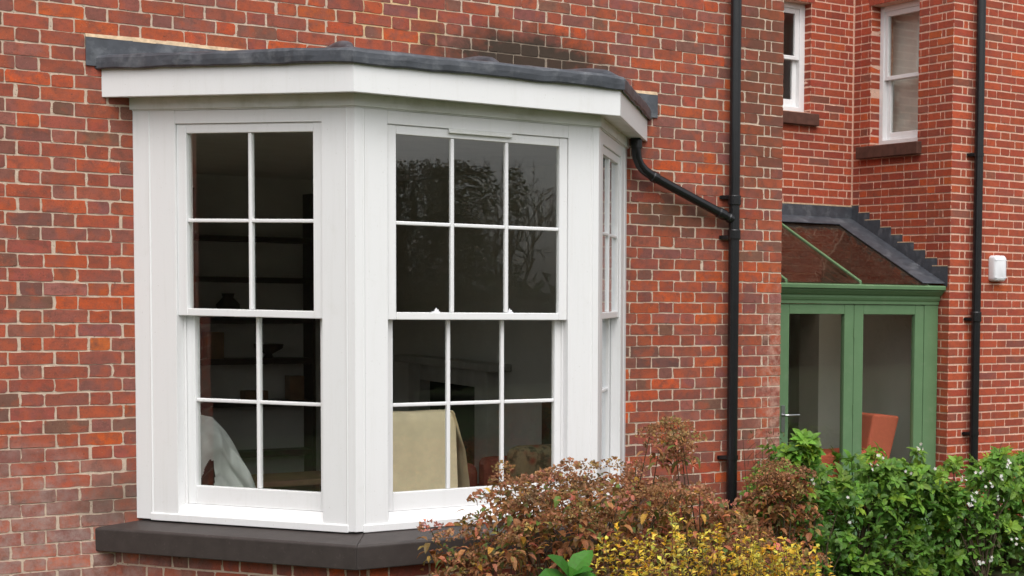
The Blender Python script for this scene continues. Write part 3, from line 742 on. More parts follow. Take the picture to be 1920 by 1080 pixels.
# alarm box
al = thing('alarm_box', 'small white rounded alarm box on the wing front wall', 'alarm box', (9.61, 1.12, .12))
def rrect(cx, cz, wx, wz, rad, y):
    pts = []
    for sx, sz, a0 in ((1, 1, 0), (-1, 1, 90), (-1, -1, 180), (1, -1, 270)):
        for t in range(5):
            a = R(a0 + 22.5 * t); pts.append((cx + sx * (wx - rad) + rad * math.cos(a), y, cz + sz * (wz - rad) + rad * math.sin(a)))
    return pts
m = MB(); ringsA = [rrect(9.61, .24, .074, .116, .03, 1.163), rrect(9.61, .24, .074, .116, .03, 1.10), rrect(9.61, .24, .066, .106, .028, 1.082), rrect(9.61, .24, .05, .09, .024, 1.076)]
for rg in ringsA: m.v += rg
for a in range(3):
    for i in range(20): m.f.append((a * 20 + i, a * 20 + (i + 1) % 20, a * 20 + 20 + (i + 1) % 20, a * 20 + 20 + i)); m.c.append(None)
m.f.append(tuple(range(60, 80))); m.c.append(None); m.build('case', 'alarm_plastic', al, smooth=True)
for z in (.31, .155):
    m = MB(); m.box(9.540, 9.680, 1.0745, 1.083, z, z + .006); m.build('seam_ridge', 'alarm_plastic', al)

# ------------------------------------------------------------------ lean-to
lt = thing('lean_to', 'green painted glazed lean-to with sloping glass roof between the brick walls', 'conservatory', (7.8, 1.9, -2.15))
YF = 1.31
m = MB(); pr = [(YF + .06, -.095), (1.30, -.095), (1.30, -.070), (1.290, -.058), (1.282, -.040), (1.282, -.022), (1.262, -.010), (1.240, .012), (1.232, .020), (1.232, .030), (1.206, .036), (1.203, .064), (1.212, .072), (YF + .06, .085)]
m.xprism(pr, 6.56, 9.080); m.build('cornice', 'green_paint', lt, bevel=.002)
for x0, x1 in ((8.925, 9.080), (6.56, 6.65)):
    m = MB(); m.box(x0, x1, YF, YF + .07, -2.15, -.095); m.build('post', 'green_paint', lt, bevel=.004)
def door(x0, x1, handle, hinge):
    m = MB(); s = .098; y0, y1 = YF + .004, YF + .058; z0, z1 = -2.12, -.098
    m.box(x0, x0 + s, y0, y1, z0, z1); m.box(x1 - s, x1, y0, y1, z0, z1); m.box(x0 + s, x1 - s, y0 + .001, y1 - .001, z1 - .085, z1); m.box(x0 + s, x1 - s, y0 + .001, y1 - .001, z0, z0 + .22)
    d = m.build('door', 'green_paint', lt, bevel=.005)
    m = MB(); m.box(x0 + s - .006, x1 - s + .006, y0 + .024, y0 + .030, z0 + .214, z1 - .079); m.build('pane', 'glass', d)
    if handle:
        hx = x0 + .04; m = MB(); m.box(hx - .018, hx + .018, y0 - .010, y0 + .001, -1.16, -.94); m.tube([(hx, y0, -1.02), (hx, y0 - .05, -1.02), (hx + .02, y0 - .058, -1.02), (hx + .13, y0 - .058, -1.02)], .009, 10); m.build('handle', 'steel', d, bevel=.001)
    if hinge:
        for z in (-.34, -1.0, -1.66):
            m = MB(); m.tube([(x1 + .001, y0 - .004, z - .045), (x1 + .001, y0 - .004, z + .045)], .008, 8); m.build('hinge', 'green_paint', d)
    return d
door(8.162, 8.922, False, False); door(7.400, 8.158, True, True); door(6.654, 7.396, False, False)
# sloping roof
RZ = lambda y: .092 + (y - 1.24) * .4244
barx = [6.60, 7.41, 8.165, 8.90]
def slope_box(x0, x1, y0, y1, lift, th, m):
    m.solid([(x0, y0, RZ(y0) + lift), (x1, y0, RZ(y0) + lift), (x1, y1, RZ(y1) + lift), (x0, y1, RZ(y1) + lift)], [(x0, y0, RZ(y0) + lift + th), (x1, y0, RZ(y0) + lift + th), (x1, y1, RZ(y1) + lift + th), (x0, y1, RZ(y1) + lift + th)]); return m
for x in barx: slope_box(x - .013, x + .013, 1.235, 2.60, -.05, .064 if x < 8.5 else .04, MB()).build('glazing_bar', 'green_paint', lt, bevel=.004)
for a, b in zip(barx[:-1], barx[1:]): slope_box(a + .018, b - .018, 1.215, 2.62, -.004, .006, MB()).build('roof_pane', 'roof_glass', lt)
slope_box(8.83, XI - .004, 1.225, 2.636, .006, .012, MB()).build('lead_valley', 'lead', lt, bevel=.004)
slope_box(6.57, 8.829, 2.47, 2.636, .020, .005, MB()).build('back_flashing', 'lead', lt)
m = MB(); m.box(6.57, XI - .010, YI - .012, YI - .002, .655, .810); m.build('apron_flashing', 'lead', lt)
m = MB(); m.box(6.57, XI - .010, YI - .010, YI + .004, .8105, .822); m.build('mortar_fillet', 'fillet_mortar', lt)
for k in range(20, 36):
    zt = 2.4757 - H2 * k + .004
    y1 = 1.24 + (zt - .105 - .092) / .4244; y0 = y1 - .19; y1 = min(y1 + .03, YI - .004)
    if y1 < 1.22 or zt > .86 or zt < .15: continue
    y0 = max(y0, 1.19); off_ = .003 + .0012 * (k % 3)
    m = MB(); b0, b1 = RZ(y0) - .005, RZ(y1) - .005
    if zt - b1 < .02: continue
    x0, x1 = XI - off_ - .003, XI - off_
    m.add([(x0, y0, b0), (x1, y0, b0), (x1, y1, b1), (x0, y1, b1), (x0, y0, zt), (x1, y0, zt), (x1, y1, zt), (x0, y1, zt)], [(0, 1, 2, 3), (4, 7, 6, 5), (0, 4, 5, 1), (1, 5, 6, 2), (2, 6, 7, 3), (3, 7, 4, 0)])
    m.build('step_flashing', 'lead', lt)
    m = MB(); m.box(XI - .007, XI + .004, y0 + .01, y1 + .02, zt + .0005, zt + .009); m.build('mortar_fillet', 'fillet_mortar', lt)
slab('inner_wall', 'plaster_grey', lt, (XI - .024, XI - .006, YF + .075, YI - .022, -2.10, .0), (DO[1] + .004, XI - .025, YI - .020, YI - .004, -2.10, .3))
slab('doorway_lining', 'plaster_grey', lt, (DO[1] - .03, DO[1] + .003, YI - .024, YI + .30, -2.10, DO[3]), (DO[0], DO[1] - .031, YI - .018, YI + .30, DO[3] - .03, DO[3] - .001))
slab('floor', 'paving', lt, (6.56, 9.08, YF, YI + .3, -2.149, -2.12))
ch = thing('armchair', 'terracotta armchair seen through the green lean-to doors', 'armchair', (8.4, 1.95, -2.12))
m = MB(); m.box(7.80, 8.50, 1.46, 1.86, -1.90, -1.38); m.build('seat', 'terracotta_cloth', ch, bevel=.05, seg=4)
m = MB(); m.solid([(8.36, 1.50, -1.80), (8.62, 1.50, -1.80), (8.62, 1.82, -1.80), (8.36, 1.82, -1.80)], [(8.53, 1.50, -1.06), (8.82, 1.50, -1.09), (8.82, 1.82, -1.09), (8.53, 1.82, -1.06)]); m.build('backrest', 'terracotta_cloth', ch, bevel=.025, seg=3)
for x, y in ((7.95, 1.52), (8.45, 1.52), (7.95, 1.80), (8.45, 1.80)):
    m = MB(); m.tube([(x, y, -2.12), (x, y, -1.88)], [.016, .025], 8); m.build('leg', 'dark_wood', ch)

# ------------------------------------------------------------------ inside the bay room
def drape(m, x0, x1, nx, prof, fold, seed, col=None):
    base = len(m.v); L = len(prof)
    for i in range(nx + 1):
        t = i / nx; x = x0 + (x1 - x0) * t
        for k, (y, z) in enumerate(prof):
            e = fold * noise.noise(Vector((x * 7, k * .25, seed)))
            m.v.append((x + .3 * e, y + e, z + .4 * e))
    for i in range(nx):
        for k in range(L - 1): m.f.append((base + i * L + k, base + (i + 1) * L + k, base + (i + 1) * L + k + 1, base + i * L + k + 1)); m.c.append(col)
bc = thing('armchair', 'high-backed dark armchair behind the front bay window', 'armchair', (3.75, .1, -1.95))
m = MB(); m.prism([(3.40, -.16), (4.00, -.16), (4.00, .02), (3.40, .02)], -1.75, -.80); m.build('backrest', 'dark_wood', bc, bevel=.06, seg=4)
m = MB(); m.box(3.42, 3.98, .02, .62, -1.75, -1.45); m.build('seat', 'dark_wood', bc, bevel=.05, seg=3)
for x, y in ((3.46, -.1), (3.95, -.1), (3.46, .56), (3.95, .56)):
    m = MB(); m.tube([(x, y, -1.952), (x, y, -1.74)], [.018, .026], 8); m.build('leg', 'dark_wood', bc)
m = MB(); prf = [(-.205, -1.275 + .0)] + [(-.20 + .004 * k, -1.275 + .048 * k) for k in range(1, 10)] + [(-.155, -.792), (-.12, -.775), (-.02, -.775), (.03, -.80)] + [(.045, -.84 - .05 * k) for k in range(8)]
drape(m, 3.37, 4.02, 26, prf, .012, 3.0); n0 = len(m.v)
for i in range(9):
    t = i / 8; y = -.19 + .23 * t
    for k in range(14):
        s = k / 13; m.v.append((3.995 + .055 * min(1, s * 2.2) + .045 * s + .012 * noise.noise(Vector((y * 9, s * 3, 1))), y + .02 * s * (1 if t > .5 else -.3), -.776 - .04 * s * (1 - s) - .50 * s))
for i in range(8):
    for k in range(13): m.f.append((n0 + i * 14 + k, n0 + (i + 1) * 14 + k, n0 + (i + 1) * 14 + k + 1, n0 + i * 14 + k + 1)); m.c.append(None)
tag(m.build('blanket', 'beige_cloth', base=(3.75, -.08, -1.3), smooth=True), 'beige blanket over the armchair back in the front bay window', 'blanket')
lc = thing('armchair', 'low armchair mostly hidden by a pale sheet in the left bay window', 'armchair', (2.5, .55, -1.95))
m = MB(); m.box(2.44, 2.80, .36, .48, -1.80, -.92); m.build('backrest', 'dark_wood', lc, bevel=.06, seg=4)
m = MB(); m.box(2.44, 2.98, .48, 1.1, -1.80, -1.5); m.build('seat', 'dark_wood', lc, bevel=.05, seg=3)
for x, y in ((2.45, .38), (2.85, .38), (2.45, 1.05), (2.85, 1.05)):
    m = MB(); m.tube([(x, y, -1.95), (x, y, -1.79)], [.018, .026], 8); m.build('leg', 'dark_wood', lc)
m = MB(); nx, nz = 110, 80                                                    # sheet sliding off the right of the chair back
for i in range(nx + 1):
    t = i / nx
    for k in range(nz + 1):
        s = k / nz
        x = 2.42 + .72 * t + .03 * s
        u_ = max(0, x - 2.76); top = -.80 - 1.1 * u_ - 3.2 * u_ * u_
        y = .31 - .06 * s - .05 * math.sin(t * 9) * s + .05 * noise.noise(Vector((t * 8, s * 5, 2))) + .02 * math.sin(t * 34 + s * 5) * s + (.16 * (1 - s * 6) if s < 1 / 6 else 0)
        z = top - .58 * s + .03 * noise.noise(Vector((t * 5, s * 5, 9))) + (.0 if s else .0)
        m.v.append((x, y, z))
for i in range(nx):
    for k in range(nz):
        t, s = (i + .5) / nx, (k + .5) / nz
        p = m.v[i * (nz + 1) + k]
        if ((p[0] - 2.665 - .25 * max(0, p[2] + 1.2)) / .055) ** 2 + ((p[2] + 1.32) / .27) ** 2 < 1: continue
        m.f.append((i * (nz + 1) + k, (i + 1) * (nz + 1) + k, (i + 1) * (nz + 1) + k + 1, i * (nz + 1) + k + 1)); m.c.append(None)
tag(m.build('dust_sheet', 'sheet_cloth', base=(2.7, .3, -1.3), smooth=True), 'pale grey dust sheet slumped over a chair in the left bay window', 'sheet')
fp = thing('fireplace', 'pale stone fireplace with dark hearth on the far room wall', 'fireplace', (6.1, 4.9, -1.95))
m = MB(); m.box(5.98, 6.199, 3.82, 6.1, -.76, -.69); m.build('mantel_shelf', 'marble', fp, bevel=.01)
for y in (4.02, 5.62):
    m = MB(); m.box(6.05, 6.199, y, y + .28, -1.95, -.762); m.build('jamb', 'marble', fp, bevel=.01)
m = MB(); m.box(6.06, 6.199, 4.302, 5.618, -.92, -.762); m.build('frieze', 'marble', fp, bevel=.005)
m = MB(); m.box(6.16, 6.198, 4.302, 5.618, -1.95, -.922); m.build('hearth_back', 'soot', fp)
sf = thing('sofa', 'dark red sofa low behind the front bay window', 'sofa', (5.1, 1.9, -1.95))
m = MB(); m.box(4.62, 5.9, 1.2, 2.1, -1.85, -1.52); m.build('seat', 'red_cloth', sf, bevel=.06, seg=3)
m = MB(); m.box(4.55, 4.75, 1.15, 2.15, -1.85, -1.26); m.build('arm', 'red_cloth', sf, bevel=.07, seg=3)
m = MB(); m.box(4.76, 5.9, 1.10, 1.24, -1.85, -1.22); m.build('backrest', 'red_cloth', sf, bevel=.05, seg=3)
m = MB(); m.box(4.60, 5.85, 1.14, 2.05, -1.949, -1.86); m.build('plinth', 'dark_wood', sf)
m = MB(); m.box(4.88, 5.45, .86, 1.06, -1.60, -1.13); cu = m.build('cushion', 'floral_cloth', base=(5.1, .95, -1.55), bevel=.08, seg=4); tag(cu, 'floral patterned cushion against the sofa back in the bay', 'cushion')
m = MB(); m.box(6.165, 6.199, 2.35, 3.15, -1.42, -.98); pc = m.build('picture', 'dark_wood', base=(6.18, 2.75, -1.2), bevel=.01); tag(pc, 'dark framed panel leaning on the room side wall', 'picture')
sh = thing('bookcase', 'dark wooden bookcase at the back of the bay room', 'bookcase', (4.2, 6.8, -1.95))
for z in (-1.7, -1.2, -.78, -.38, .02, .42):
    m = MB(); m.box(3.2, 5.4, 6.72, 6.99, z - .02, z + .035); m.build('shelf', 'dark_wood', sh)
for x in (3.17, 4.28, 5.41):
    m = MB(); m.box(x - .025, x + .005, 6.71, 6.99, -1.95, .9); m.build('side_panel', 'dark_wood', sh)
for (nm, lb, ct, x, z, pts) in (('vase', 'dark round vase on the bookcase behind the left bay window', 'vase', 4.62, -.345, [(.05, 0), (.10, .06), (.11, .13), (.05, .20), (.06, .24)]), ('bowl', 'dark footed bowl on the middle bookcase shelf', 'bowl', 5.0, -.745, [(.05, 0), (.03, .04), (.13, .10), (.14, .14)])):
    m = MB(); m.tube([(x, 6.84, z + h_) for _, h_ in pts], [q for q, _ in pts], 16); tag(m.build(nm, 'dark_wood', base=(x, 6.84, z), smooth=True), lb, ct)
for x, wd, ht, zz_, lb in ((4.40, .16, .26, -.745, 'dark upright stack of books on the middle shelf'), (5.18, .14, .24, -1.165, 'dark upright stack of books on the lower shelf'), (4.75, .22, .10, -1.165, 'flat pile of books on the lower bookcase shelf')):
    m = MB(); m.box(x, x + wd, 6.76, 6.93, zz_, zz_ + ht); tag(m.build('book_stack', 'floor_wood', base=(x, 6.84, zz_), bevel=.006), lb, 'books')
tb = thing('side_table', 'small brown wooden table inside the left bay window', 'table', (3.5, 1.6, -1.95))
m = MB(); m.box(3.2, 3.85, 1.35, 1.85, -1.37, -1.33); m.build('tabletop', 'floor_wood', tb, bevel=.006)
for x, y in ((3.24, 1.4), (3.81, 1.4), (3.24, 1.8), (3.81, 1.8)):
    m = MB(); m.tube([(x, y, -1.95), (x, y, -1.37)], .02, 8); m.build('leg', 'floor_wood', tb)

# ------------------------------------------------------------------ planting
def leaf(m, p, d, up, L, Wd, col, droop=.25, fold=.25):
    d = d.normalized(); s = d.cross(up)
    if s.length < 1e-3: s = d.cross(Vector((1, 0, 0)))
    s.normalize(); n = s.cross(d)
    a = p + d * (L * .45) + n * (L * .05); t = p + d * L - n * (L * droop)
    m.add([p, a + s * (Wd / 2) + n * (Wd * fold), a, a - s * (Wd / 2) + n * (Wd * fold), t], [(0, 1, 2), (0, 2, 3), (1, 4, 2), (2, 4, 3)], col)
def oval_leaf(m, p, d, up, L, Wd, col, droop=.2, fold=.2):
    d = d.normalized(); s = d.cross(up)
    if s.length < 1e-3: s = d.cross(Vector((1, 0, 0)))
    s.normalize(); n = s.cross(d); vs = []
    for t, w_ in ((0, .08), (.3, .9), (.62, 1.0), (.88, .5), (1, 0)):
        c = p + d * (L * t) + n * (L * (.10 * math.sin(t * 3) - droop * t * t)); hw = Wd / 2 * w_
        vs += [c + s * hw + n * (hw * fold), c, c - s * hw + n * (hw * fold)]
    fs = []
    for i in range(4): b = i * 3; fs += [(b, b + 3, b + 4, b + 1), (b + 1, b + 4, b + 5, b + 2)]
    m.add(vs, fs, col)
def rv(r):
    while True:
        v = Vector((r.uniform(-1, 1), r.uniform(-1, 1), r.uniform(-1, 1)))
        if .05 < v.length < 1: return v.normalized()
def cvar(c, r, k=.25): a = 1 + r.uniform(-k, k); return tuple(max(.003, min(1, x * a * (1 + r.uniform(-.1, .1)))) for x in c)
def profile(pts, x):
    if x <= pts[0][0]: return pts[0][1]
    for (a, za), (b, zb) in zip(pts[:-1], pts[1:]):
        if x <= b: return za + (zb - za) * (x - a) / (b - a)
    return pts[-1][1]
def stems_mesh(name, root, tips, base_pts, r, mat='stem', rad=.006):
    m = MB()
    for t in tips:
        b = min(base_pts, key=lambda q: (q[0] - t.x) ** 2 + (q[1] - t.y) ** 2 + r.random() * .15)
        b = Vector((b[0], b[1], -2.15)); mid = b.lerp(t, .55) + Vector((r.uniform(-.05, .05), r.uniform(-.05, .05), .05))
        m.tube([b, mid, t], [rad * 1.3, rad, rad * .5], 5, cap=False)
    return m.build(name, mat, root)
BROWN = [((.36, .165, .065), 26), ((.42, .190, .080), 18), ((.24, .185, .050), 16), ((.46, .165, .080), 12), ((.58, .17, .11), 6), ((.15, .20, .045), 14), ((.60, .33, .06), 6), ((.14, .080, .045), 6)]
PETAL = [((.42, .200, .095), 28), ((.32, .175, .082), 28), ((.48, .235, .135), 14), ((.58, .25, .19), 5), ((.42, .29, .115), 14), ((.20, .115, .06), 11)]
def mophead_shrub(label, base, top, x0, x1, yr, nheads, nleaves, seed, zlow=-2.1, extra=()):
    r = random.Random(seed); root = thing('hydrangea_shrub', label, 'shrub', (base[0], base[1], -2.15))
    fl, lf, tips = MB(), MB(), []
    heads = []
    for _ in range(nheads):
        x = r.uniform(x0, x1); y = r.uniform(*yr); back = (y - yr[0]) / (yr[1] - yr[0])
        heads.append((x, y, profile(top, x) - .05 + (r.uniform(.0, .06) if r.random() < .2 else -abs(r.gauss(0, .16))) - (.10 * (1 - back))))
    heads += list(extra)
    for x, y, z in heads:
        c = Vector((x, y, z)); rr = r.uniform(.05, .085); tips.append(c); hue = pick(PETAL, r)
        for _ in range(r.randint(50, 80)):
            v = rv(r); v.z = abs(v.z) * .75 - .12; p = c + v * rr * r.uniform(.65, 1.05)
            d = (v + rv(r) * .9); S = r.uniform(.014, .026)
            leaf(fl, p, d, rv(r), S, S * r.uniform(.6, 1.0), cvar(hue if r.random() < .65 else pick(PETAL, r), r, .35), r.uniform(-.2, .5), r.uniform(.0, .5))
        for _ in range(r.randint(4, 8)):
            a = r.uniform(0, 6.283); d = Vector((math.cos(a), math.sin(a), r.uniform(-.7, .35))); S = r.uniform(.04, .075)
            oval_leaf(lf, c - Vector((0, 0, r.uniform(.05, .13))) + d * .02, d, Vector((0, 0, 1)), S, S * r.uniform(.42, .6), cvar(pick(BROWN, r), r), r.uniform(.1, .7), r.uniform(.1, .5))
    for _ in range(nleaves):
        x = r.uniform(x0 - .05, x1 + .05); y = r.uniform(*yr); t = profile(top, x) - .09; z = t - (t - zlow) * r.random() ** 1.5
        a = r.uniform(0, 6.283); d = Vector((math.cos(a), math.sin(a), r.uniform(-.8, .4))); S = r.uniform(.025, .062)
        oval_leaf(lf, Vector((x, y, z)), d, Vector((0, 0, 1)) + rv(r) * .5, S, S * r.uniform(.4, .65), cvar(pick(BROWN, r), r, .35), r.uniform(0, .7), r.uniform(.1, .5))
    lf.build('foliage', 'leaf', root); fl.build('faded_flower_heads', 'petal', root)
    bp = [(r.uniform(x0 + .2, x1 - .2), (yr[0] + yr[1]) / 2 + r.uniform(-.2, .2)) for _ in range(12)]
    stems_mesh('stems', root, [t for t in tips if r.random() < .4], bp, r, rad=.0045); return root
TOPB = [(3.05, -1.75), (3.17, -1.42), (3.28, -1.24), (3.40, -1.07), (3.52, -.98), (3.7, -.93), (4.0, -.96), (4.17, -.95), (4.33, -.95), (4.50, -1.0), (4.66, -1.12), (4.76, -1.22), (5.05, -1.30), (5.3, -1.42)]
mophead_shrub('brown autumn shrub with faded flower heads in front of the bay window', (4.1, -2.0), TOPB, 3.12, 5.15, (-2.55, -1.62), 190, 5200, 51,
              extra=[(4.42, -2.0, -.78), (4.49, -2.02, -.74), (4.56, -1.98, -.77), (4.50, -2.1, -.80), (4.62, -2.0, -.83), (4.40, -2.05, -.83), (4.45, -1.95, -.86), (4.54, -2.05, -.87), (4.60, -1.96, -.88), (4.36, -2.0, -.80), (4.52, -1.92, -.76), (4.47, -2.08, -.92), (4.57, -2.0, -.95)])
mophead_shrub('smaller brown faded shrub beside the foot of the branched drainpipe', (5.8, -.8), [(5.55, -1.3), (5.66, -1.14), (5.75, -1.10), (5.95, -1.1), (6.05, -1.2), (6.2, -1.4)], 5.62, 5.98, (-1.25, -.92), 40, 900, 53)
# yellow shrub
YEL = [((.84, .58, .06), 32), ((.88, .70, .11), 24), ((.82, .44, .04), 13), ((.62, .54, .10), 12), ((.72, .30, .03), 5), ((.34, .33, .08), 6)]
r = random.Random(61); root = thing('golden_shrub', 'low shrub with small golden yellow leaves at the front', 'shrub', (4.25, -2.95, -2.15))
lf, st = MB(), MB(); TOPY = [(3.42, -1.30), (3.55, -1.20), (3.72, -1.13), (3.9, -1.17), (4.03, -1.08), (4.15, -1.16), (4.35, -1.20), (4.45, -1.16), (4.6, -1.30), (4.76, -1.20), (4.88, -1.30), (5.1, -1.5)]
for _ in range(125):
    x = 3.48 + 1.24 * r.random() ** .75; y = r.uniform(-3.2, -2.65); tp = Vector((x, y, profile(TOPY, x) + .005 - abs(r.gauss(0, .13)) - .06 * abs(y + 2.9)))
    b = tp + Vector((r.uniform(-.10, .10), r.uniform(-.08, .08), -r.uniform(.30, .5))); st.tube([b, b.lerp(tp, .5) + rv(r) * .015, tp], [.0022, .0018, .001], 4, cap=False)
    hue = pick(YEL, r)
    for k in range(r.randint(16, 30)):
        t = 1 - r.random() ** 1.3 * .95; p = b.lerp(tp, t); a = r.uniform(0, 6.283); d = Vector((math.cos(a), math.sin(a), r.uniform(.1, 1.1))); S = r.uniform(.022, .042)
        leaf(lf, p, d, Vector((0, 0, 1)) + rv(r) * .6, S, S * r.uniform(.42, .62), cvar(hue if r.random() < .6 else pick(YEL, r), r, .25), r.uniform(0, .3), r.uniform(.1, .5))
for _ in range(1500):
    x = r.uniform(3.6, 4.9); t = profile(TOPY, x) - .18; z = t - (t + 2.1) * r.random() ** 1.3; a = r.uniform(0, 6.283); S = r.uniform(.02, .04)
    leaf(lf, Vector((x, r.uniform(-3.15, -2.6), z)), Vector((math.cos(a), math.sin(a), r.uniform(-.4, .6))), rv(r), S, S * .5, cvar(pick([((.16, .09, .045), 3), ((.30, .22, .05), 3), ((.10, .06, .035), 2)], r), r), .2, .3)
lf.build('foliage', 'leaf', root); st.build('stems', 'stem', root)
for _ in range(40): pass
# broad green leaves
bl = thing('broad_leaved_plant', 'bright green broad-leaved plant among the brown and yellow shrubs', 'plant', (3.42, -2.95, -2.15)); r = random.Random(71)
m = MB(); m.tube([(3.42, -2.92, -2.15), (3.42, -2.94, -1.42)], [.012, .008], 8); m.build('stem', 'stem', bl)
for a, el, S in ((175, .25, .19), (60, .75, .17), (110, .55, .16), (20, .1, .15), (-20, -.1, .16), (230, -.1, .17), (290, .1, .15), (-70, .5, .13)):
    d = Vector((math.cos(R(a)), -.35 + .3 * math.sin(R(a)), el)); m = MB()
    oval_leaf(m, Vector((3.42, -2.94, -1.36)), d, Vector((0, -.5, 1)), S, S * .62, cvar((.06, .24, .025), r, .2), .25, .12); m.build('leaf', 'glossy_leaf', bl)
# green flowering shrubs
GRN = [((.18, .34, .045), 34), ((.14, .29, .042), 28), ((.25, .42, .05), 18), ((.34, .47, .055), 9), ((.095, .21, .036), 11)]
def choisya(label, base, top, x0, x1, yr, nw, nfill, flowers, seed, sprigs=()):
    r = random.Random(seed); root = thing('flowering_shrub', label, 'shrub', (base[0], base[1], -2.15)); lf, fl, tips = MB(), MB(), []
    cs = []
    for _ in range(nw):
        x = r.uniform(x0, x1); y = r.uniform(*yr); t = profile(top, x); back = (y - yr[0]) / (yr[1] - yr[0])
        z = t - .04 + (r.uniform(0, .07) if r.random() < .12 else 0) - (t + 2.1) * r.random() ** 1.5 * .92 - .22 * (1 - back) * r.random(); cs.append(Vector((x, y, z)))
    for (x, y, z, n) in sprigs:
        tips.append(Vector((x, y, z)))
        for _ in range(n):
            q = r.random(); cs.append(Vector((x + r.gauss(0, .035 + .05 * q), y + r.uniform(-.06, .06), z - .02 - .32 * q)))
    for c in cs:
        if r.random() < .12: tips.append(c)
        ax = (Vector((0, -.35, .9)) + rv(r) * .7).normalized(); hue = pick(GRN, r); e1 = ax.cross(rv(r)).normalized(); e2 = ax.cross(e1); nl = r.randint(6, 10)
        for k in range(nl):
            a = 6.283 * k / nl + r.uniform(-.3, .3); d = e1 * math.cos(a) + e2 * math.sin(a) + ax * r.uniform(-.15, .65); S = r.uniform(.050, .100)
            oval_leaf(lf, c + rv(r) * .008, d, ax, S, S * r.uniform(.40, .55), cvar(hue, r, .2), r.uniform(0, .35), r.uniform(.05, .3))
    for _ in range(nfill):
        x = r.uniform(x0, x1); t = profile(top, x) - .10; z = t - (t + 2.1) * r.random(); S = r.uniform(.045, .075)
        oval_leaf(lf, Vector((x, yr[0] + (yr[1] - yr[0]) * r.random() ** 1.8, z)), rv(r) + Vector((0, -.5, .2)), Vector((0, -.6, 1)) + rv(r) * .5, S, S * .5, cvar(pick([((.08, .19, .03), 3), ((.12, .26, .04), 2)], r), r), .2, .2)
    for (x, y, z, n) in flowers:
        c = Vector((x, y, z))
        for _ in range(max(1, int(n * .65))):
            p = c + Vector((r.uniform(-.045, .045), r.uniform(-.04, .02), r.uniform(-.025, .03))); ax = (Vector((0, -1, .5)) + rv(r) * .7).normalized(); e1 = ax.cross(rv(r)).normalized(); e2 = ax.cross(e1)
            for k in range(5):
                a = 6.283 * k / 5; leaf(fl, p, e1 * math.cos(a) + e2 * math.sin(a) + ax * .3, ax, .0155, .012, cvar((.80, .78, .72), r, .06), .1, .1)
    lf.build('foliage', 'glossy_leaf', root); fl.build('white_blossom', 'petal', root)
    bp = [(r.uniform(x0 + .3, x1 - .3), r.uniform(*yr)) for _ in range(8)]
    stems_mesh('stems', root, tips, bp, r, rad=.005); return root
choisya('green shrub with white blossom standing before the lean-to doors', (6.9, -.4), [(6.0, -1.55), (6.12, -1.38), (6.22, -1.20), (6.30, -1.02), (6.40, -1.02), (6.48, -1.28), (6.6, -1.28), (6.80, -1.25), (6.95, -1.12), (7.12, -1.20), (7.36, -1.16), (7.52, -1.26), (7.66, -1.36)], 6.08, 7.62, (-.75, -.1), 560, 1300,
        [(6.42, -.72, -1.30, 6), (6.34, -.72, -1.31, 4), (6.25, -.72, -1.42, 3), (6.9, -.66, -1.14, 4), (6.98, -.66, -1.16, 2), (7.36, -.62, -1.15, 6), (7.4, -.62, -1.12, 4), (6.85, -.70, -1.24, 5), (7.15, -.7, -1.27, 4), (7.45, -.72, -1.30, 3), (6.70, -.72, -1.60, 2), (6.62, -.72, -1.45, 2)], 81, [(6.34, -.6, -.97, 40), (6.26, -.55, -1.08, 20), (6.98, -.6, -1.10, 18), (7.34, -.6, -1.14, 16), (6.18, -.6, -1.20, 14)])
choisya('green shrub with white blossom in front of the wing drainpipe', (8.1, -.3), [(7.50, -1.42), (7.66, -1.32), (7.82, -1.36), (7.95, -1.34), (8.08, -1.22), (8.2, -1.17), (8.35, -1.30), (8.5, -1.24), (8.8, -1.25), (9.1, -1.3), (9.4, -1.5)], 7.56, 9.3, (-.75, -.05), 580, 1300,
        [(7.70, -.74, -1.36, 6), (7.82, -.74, -1.34, 5), (7.92, -.74, -1.42, 5), (8.02, -.74, -1.38, 7), (8.10, -.72, -1.30, 6), (7.76, -.76, -1.50, 8), (7.74, -.78, -1.56, 9), (8.00, -.78, -1.52, 6), (8.3, -.78, -1.66, 10), (8.36, -.78, -1.70, 8), (8.14, -.80, -1.86, 6), (8.24, -.80, -1.90, 6), (7.80, -.8, -2.0, 6), (7.88, -.8, -1.98, 6), (8.14, -.70, -1.26, 5), (8.40, -.7, -1.26, 6)], 83, [(8.17, -.6, -1.13, 22), (8.45, -.6, -1.20, 16), (7.68, -.6, -1.28, 12)])
# dead upright stems between the shrubs
ds = thing('dry_stems', 'thin dry upright plant stems in front of the house corner', 'plant', (6.1, -.45, -2.15)); r = random.Random(91)
m = MB()
for k in range(7):
    x = 5.98 + .05 * k + r.uniform(-.02, .02); t = -.95 - r.random() * .25; m.tube([(x, -.45, -2.15), (x + r.uniform(-.03, .03), -.47, -1.5), (x + r.uniform(-.08, .08), -.5, t)], [.004, .003, .0015], 5)
    for q in range(5): z = t - q * .06; m.tube([(x, -.48, z - .03), (x + r.uniform(-.07, .07), -.5, z + .02)], [.002, .001], 4)
m.build('stem', 'stem', ds)
m = MB()
for k in range(60):
    x = 5.96 + r.random() * .4; oval_leaf(m, Vector((x, -.5, -.95 - r.random() * .45)), rv(r), rv(r), .025, .014, cvar((.20, .16, .07), r), .2, .2)
m.build('dry_leaves', 'leaf', ds)

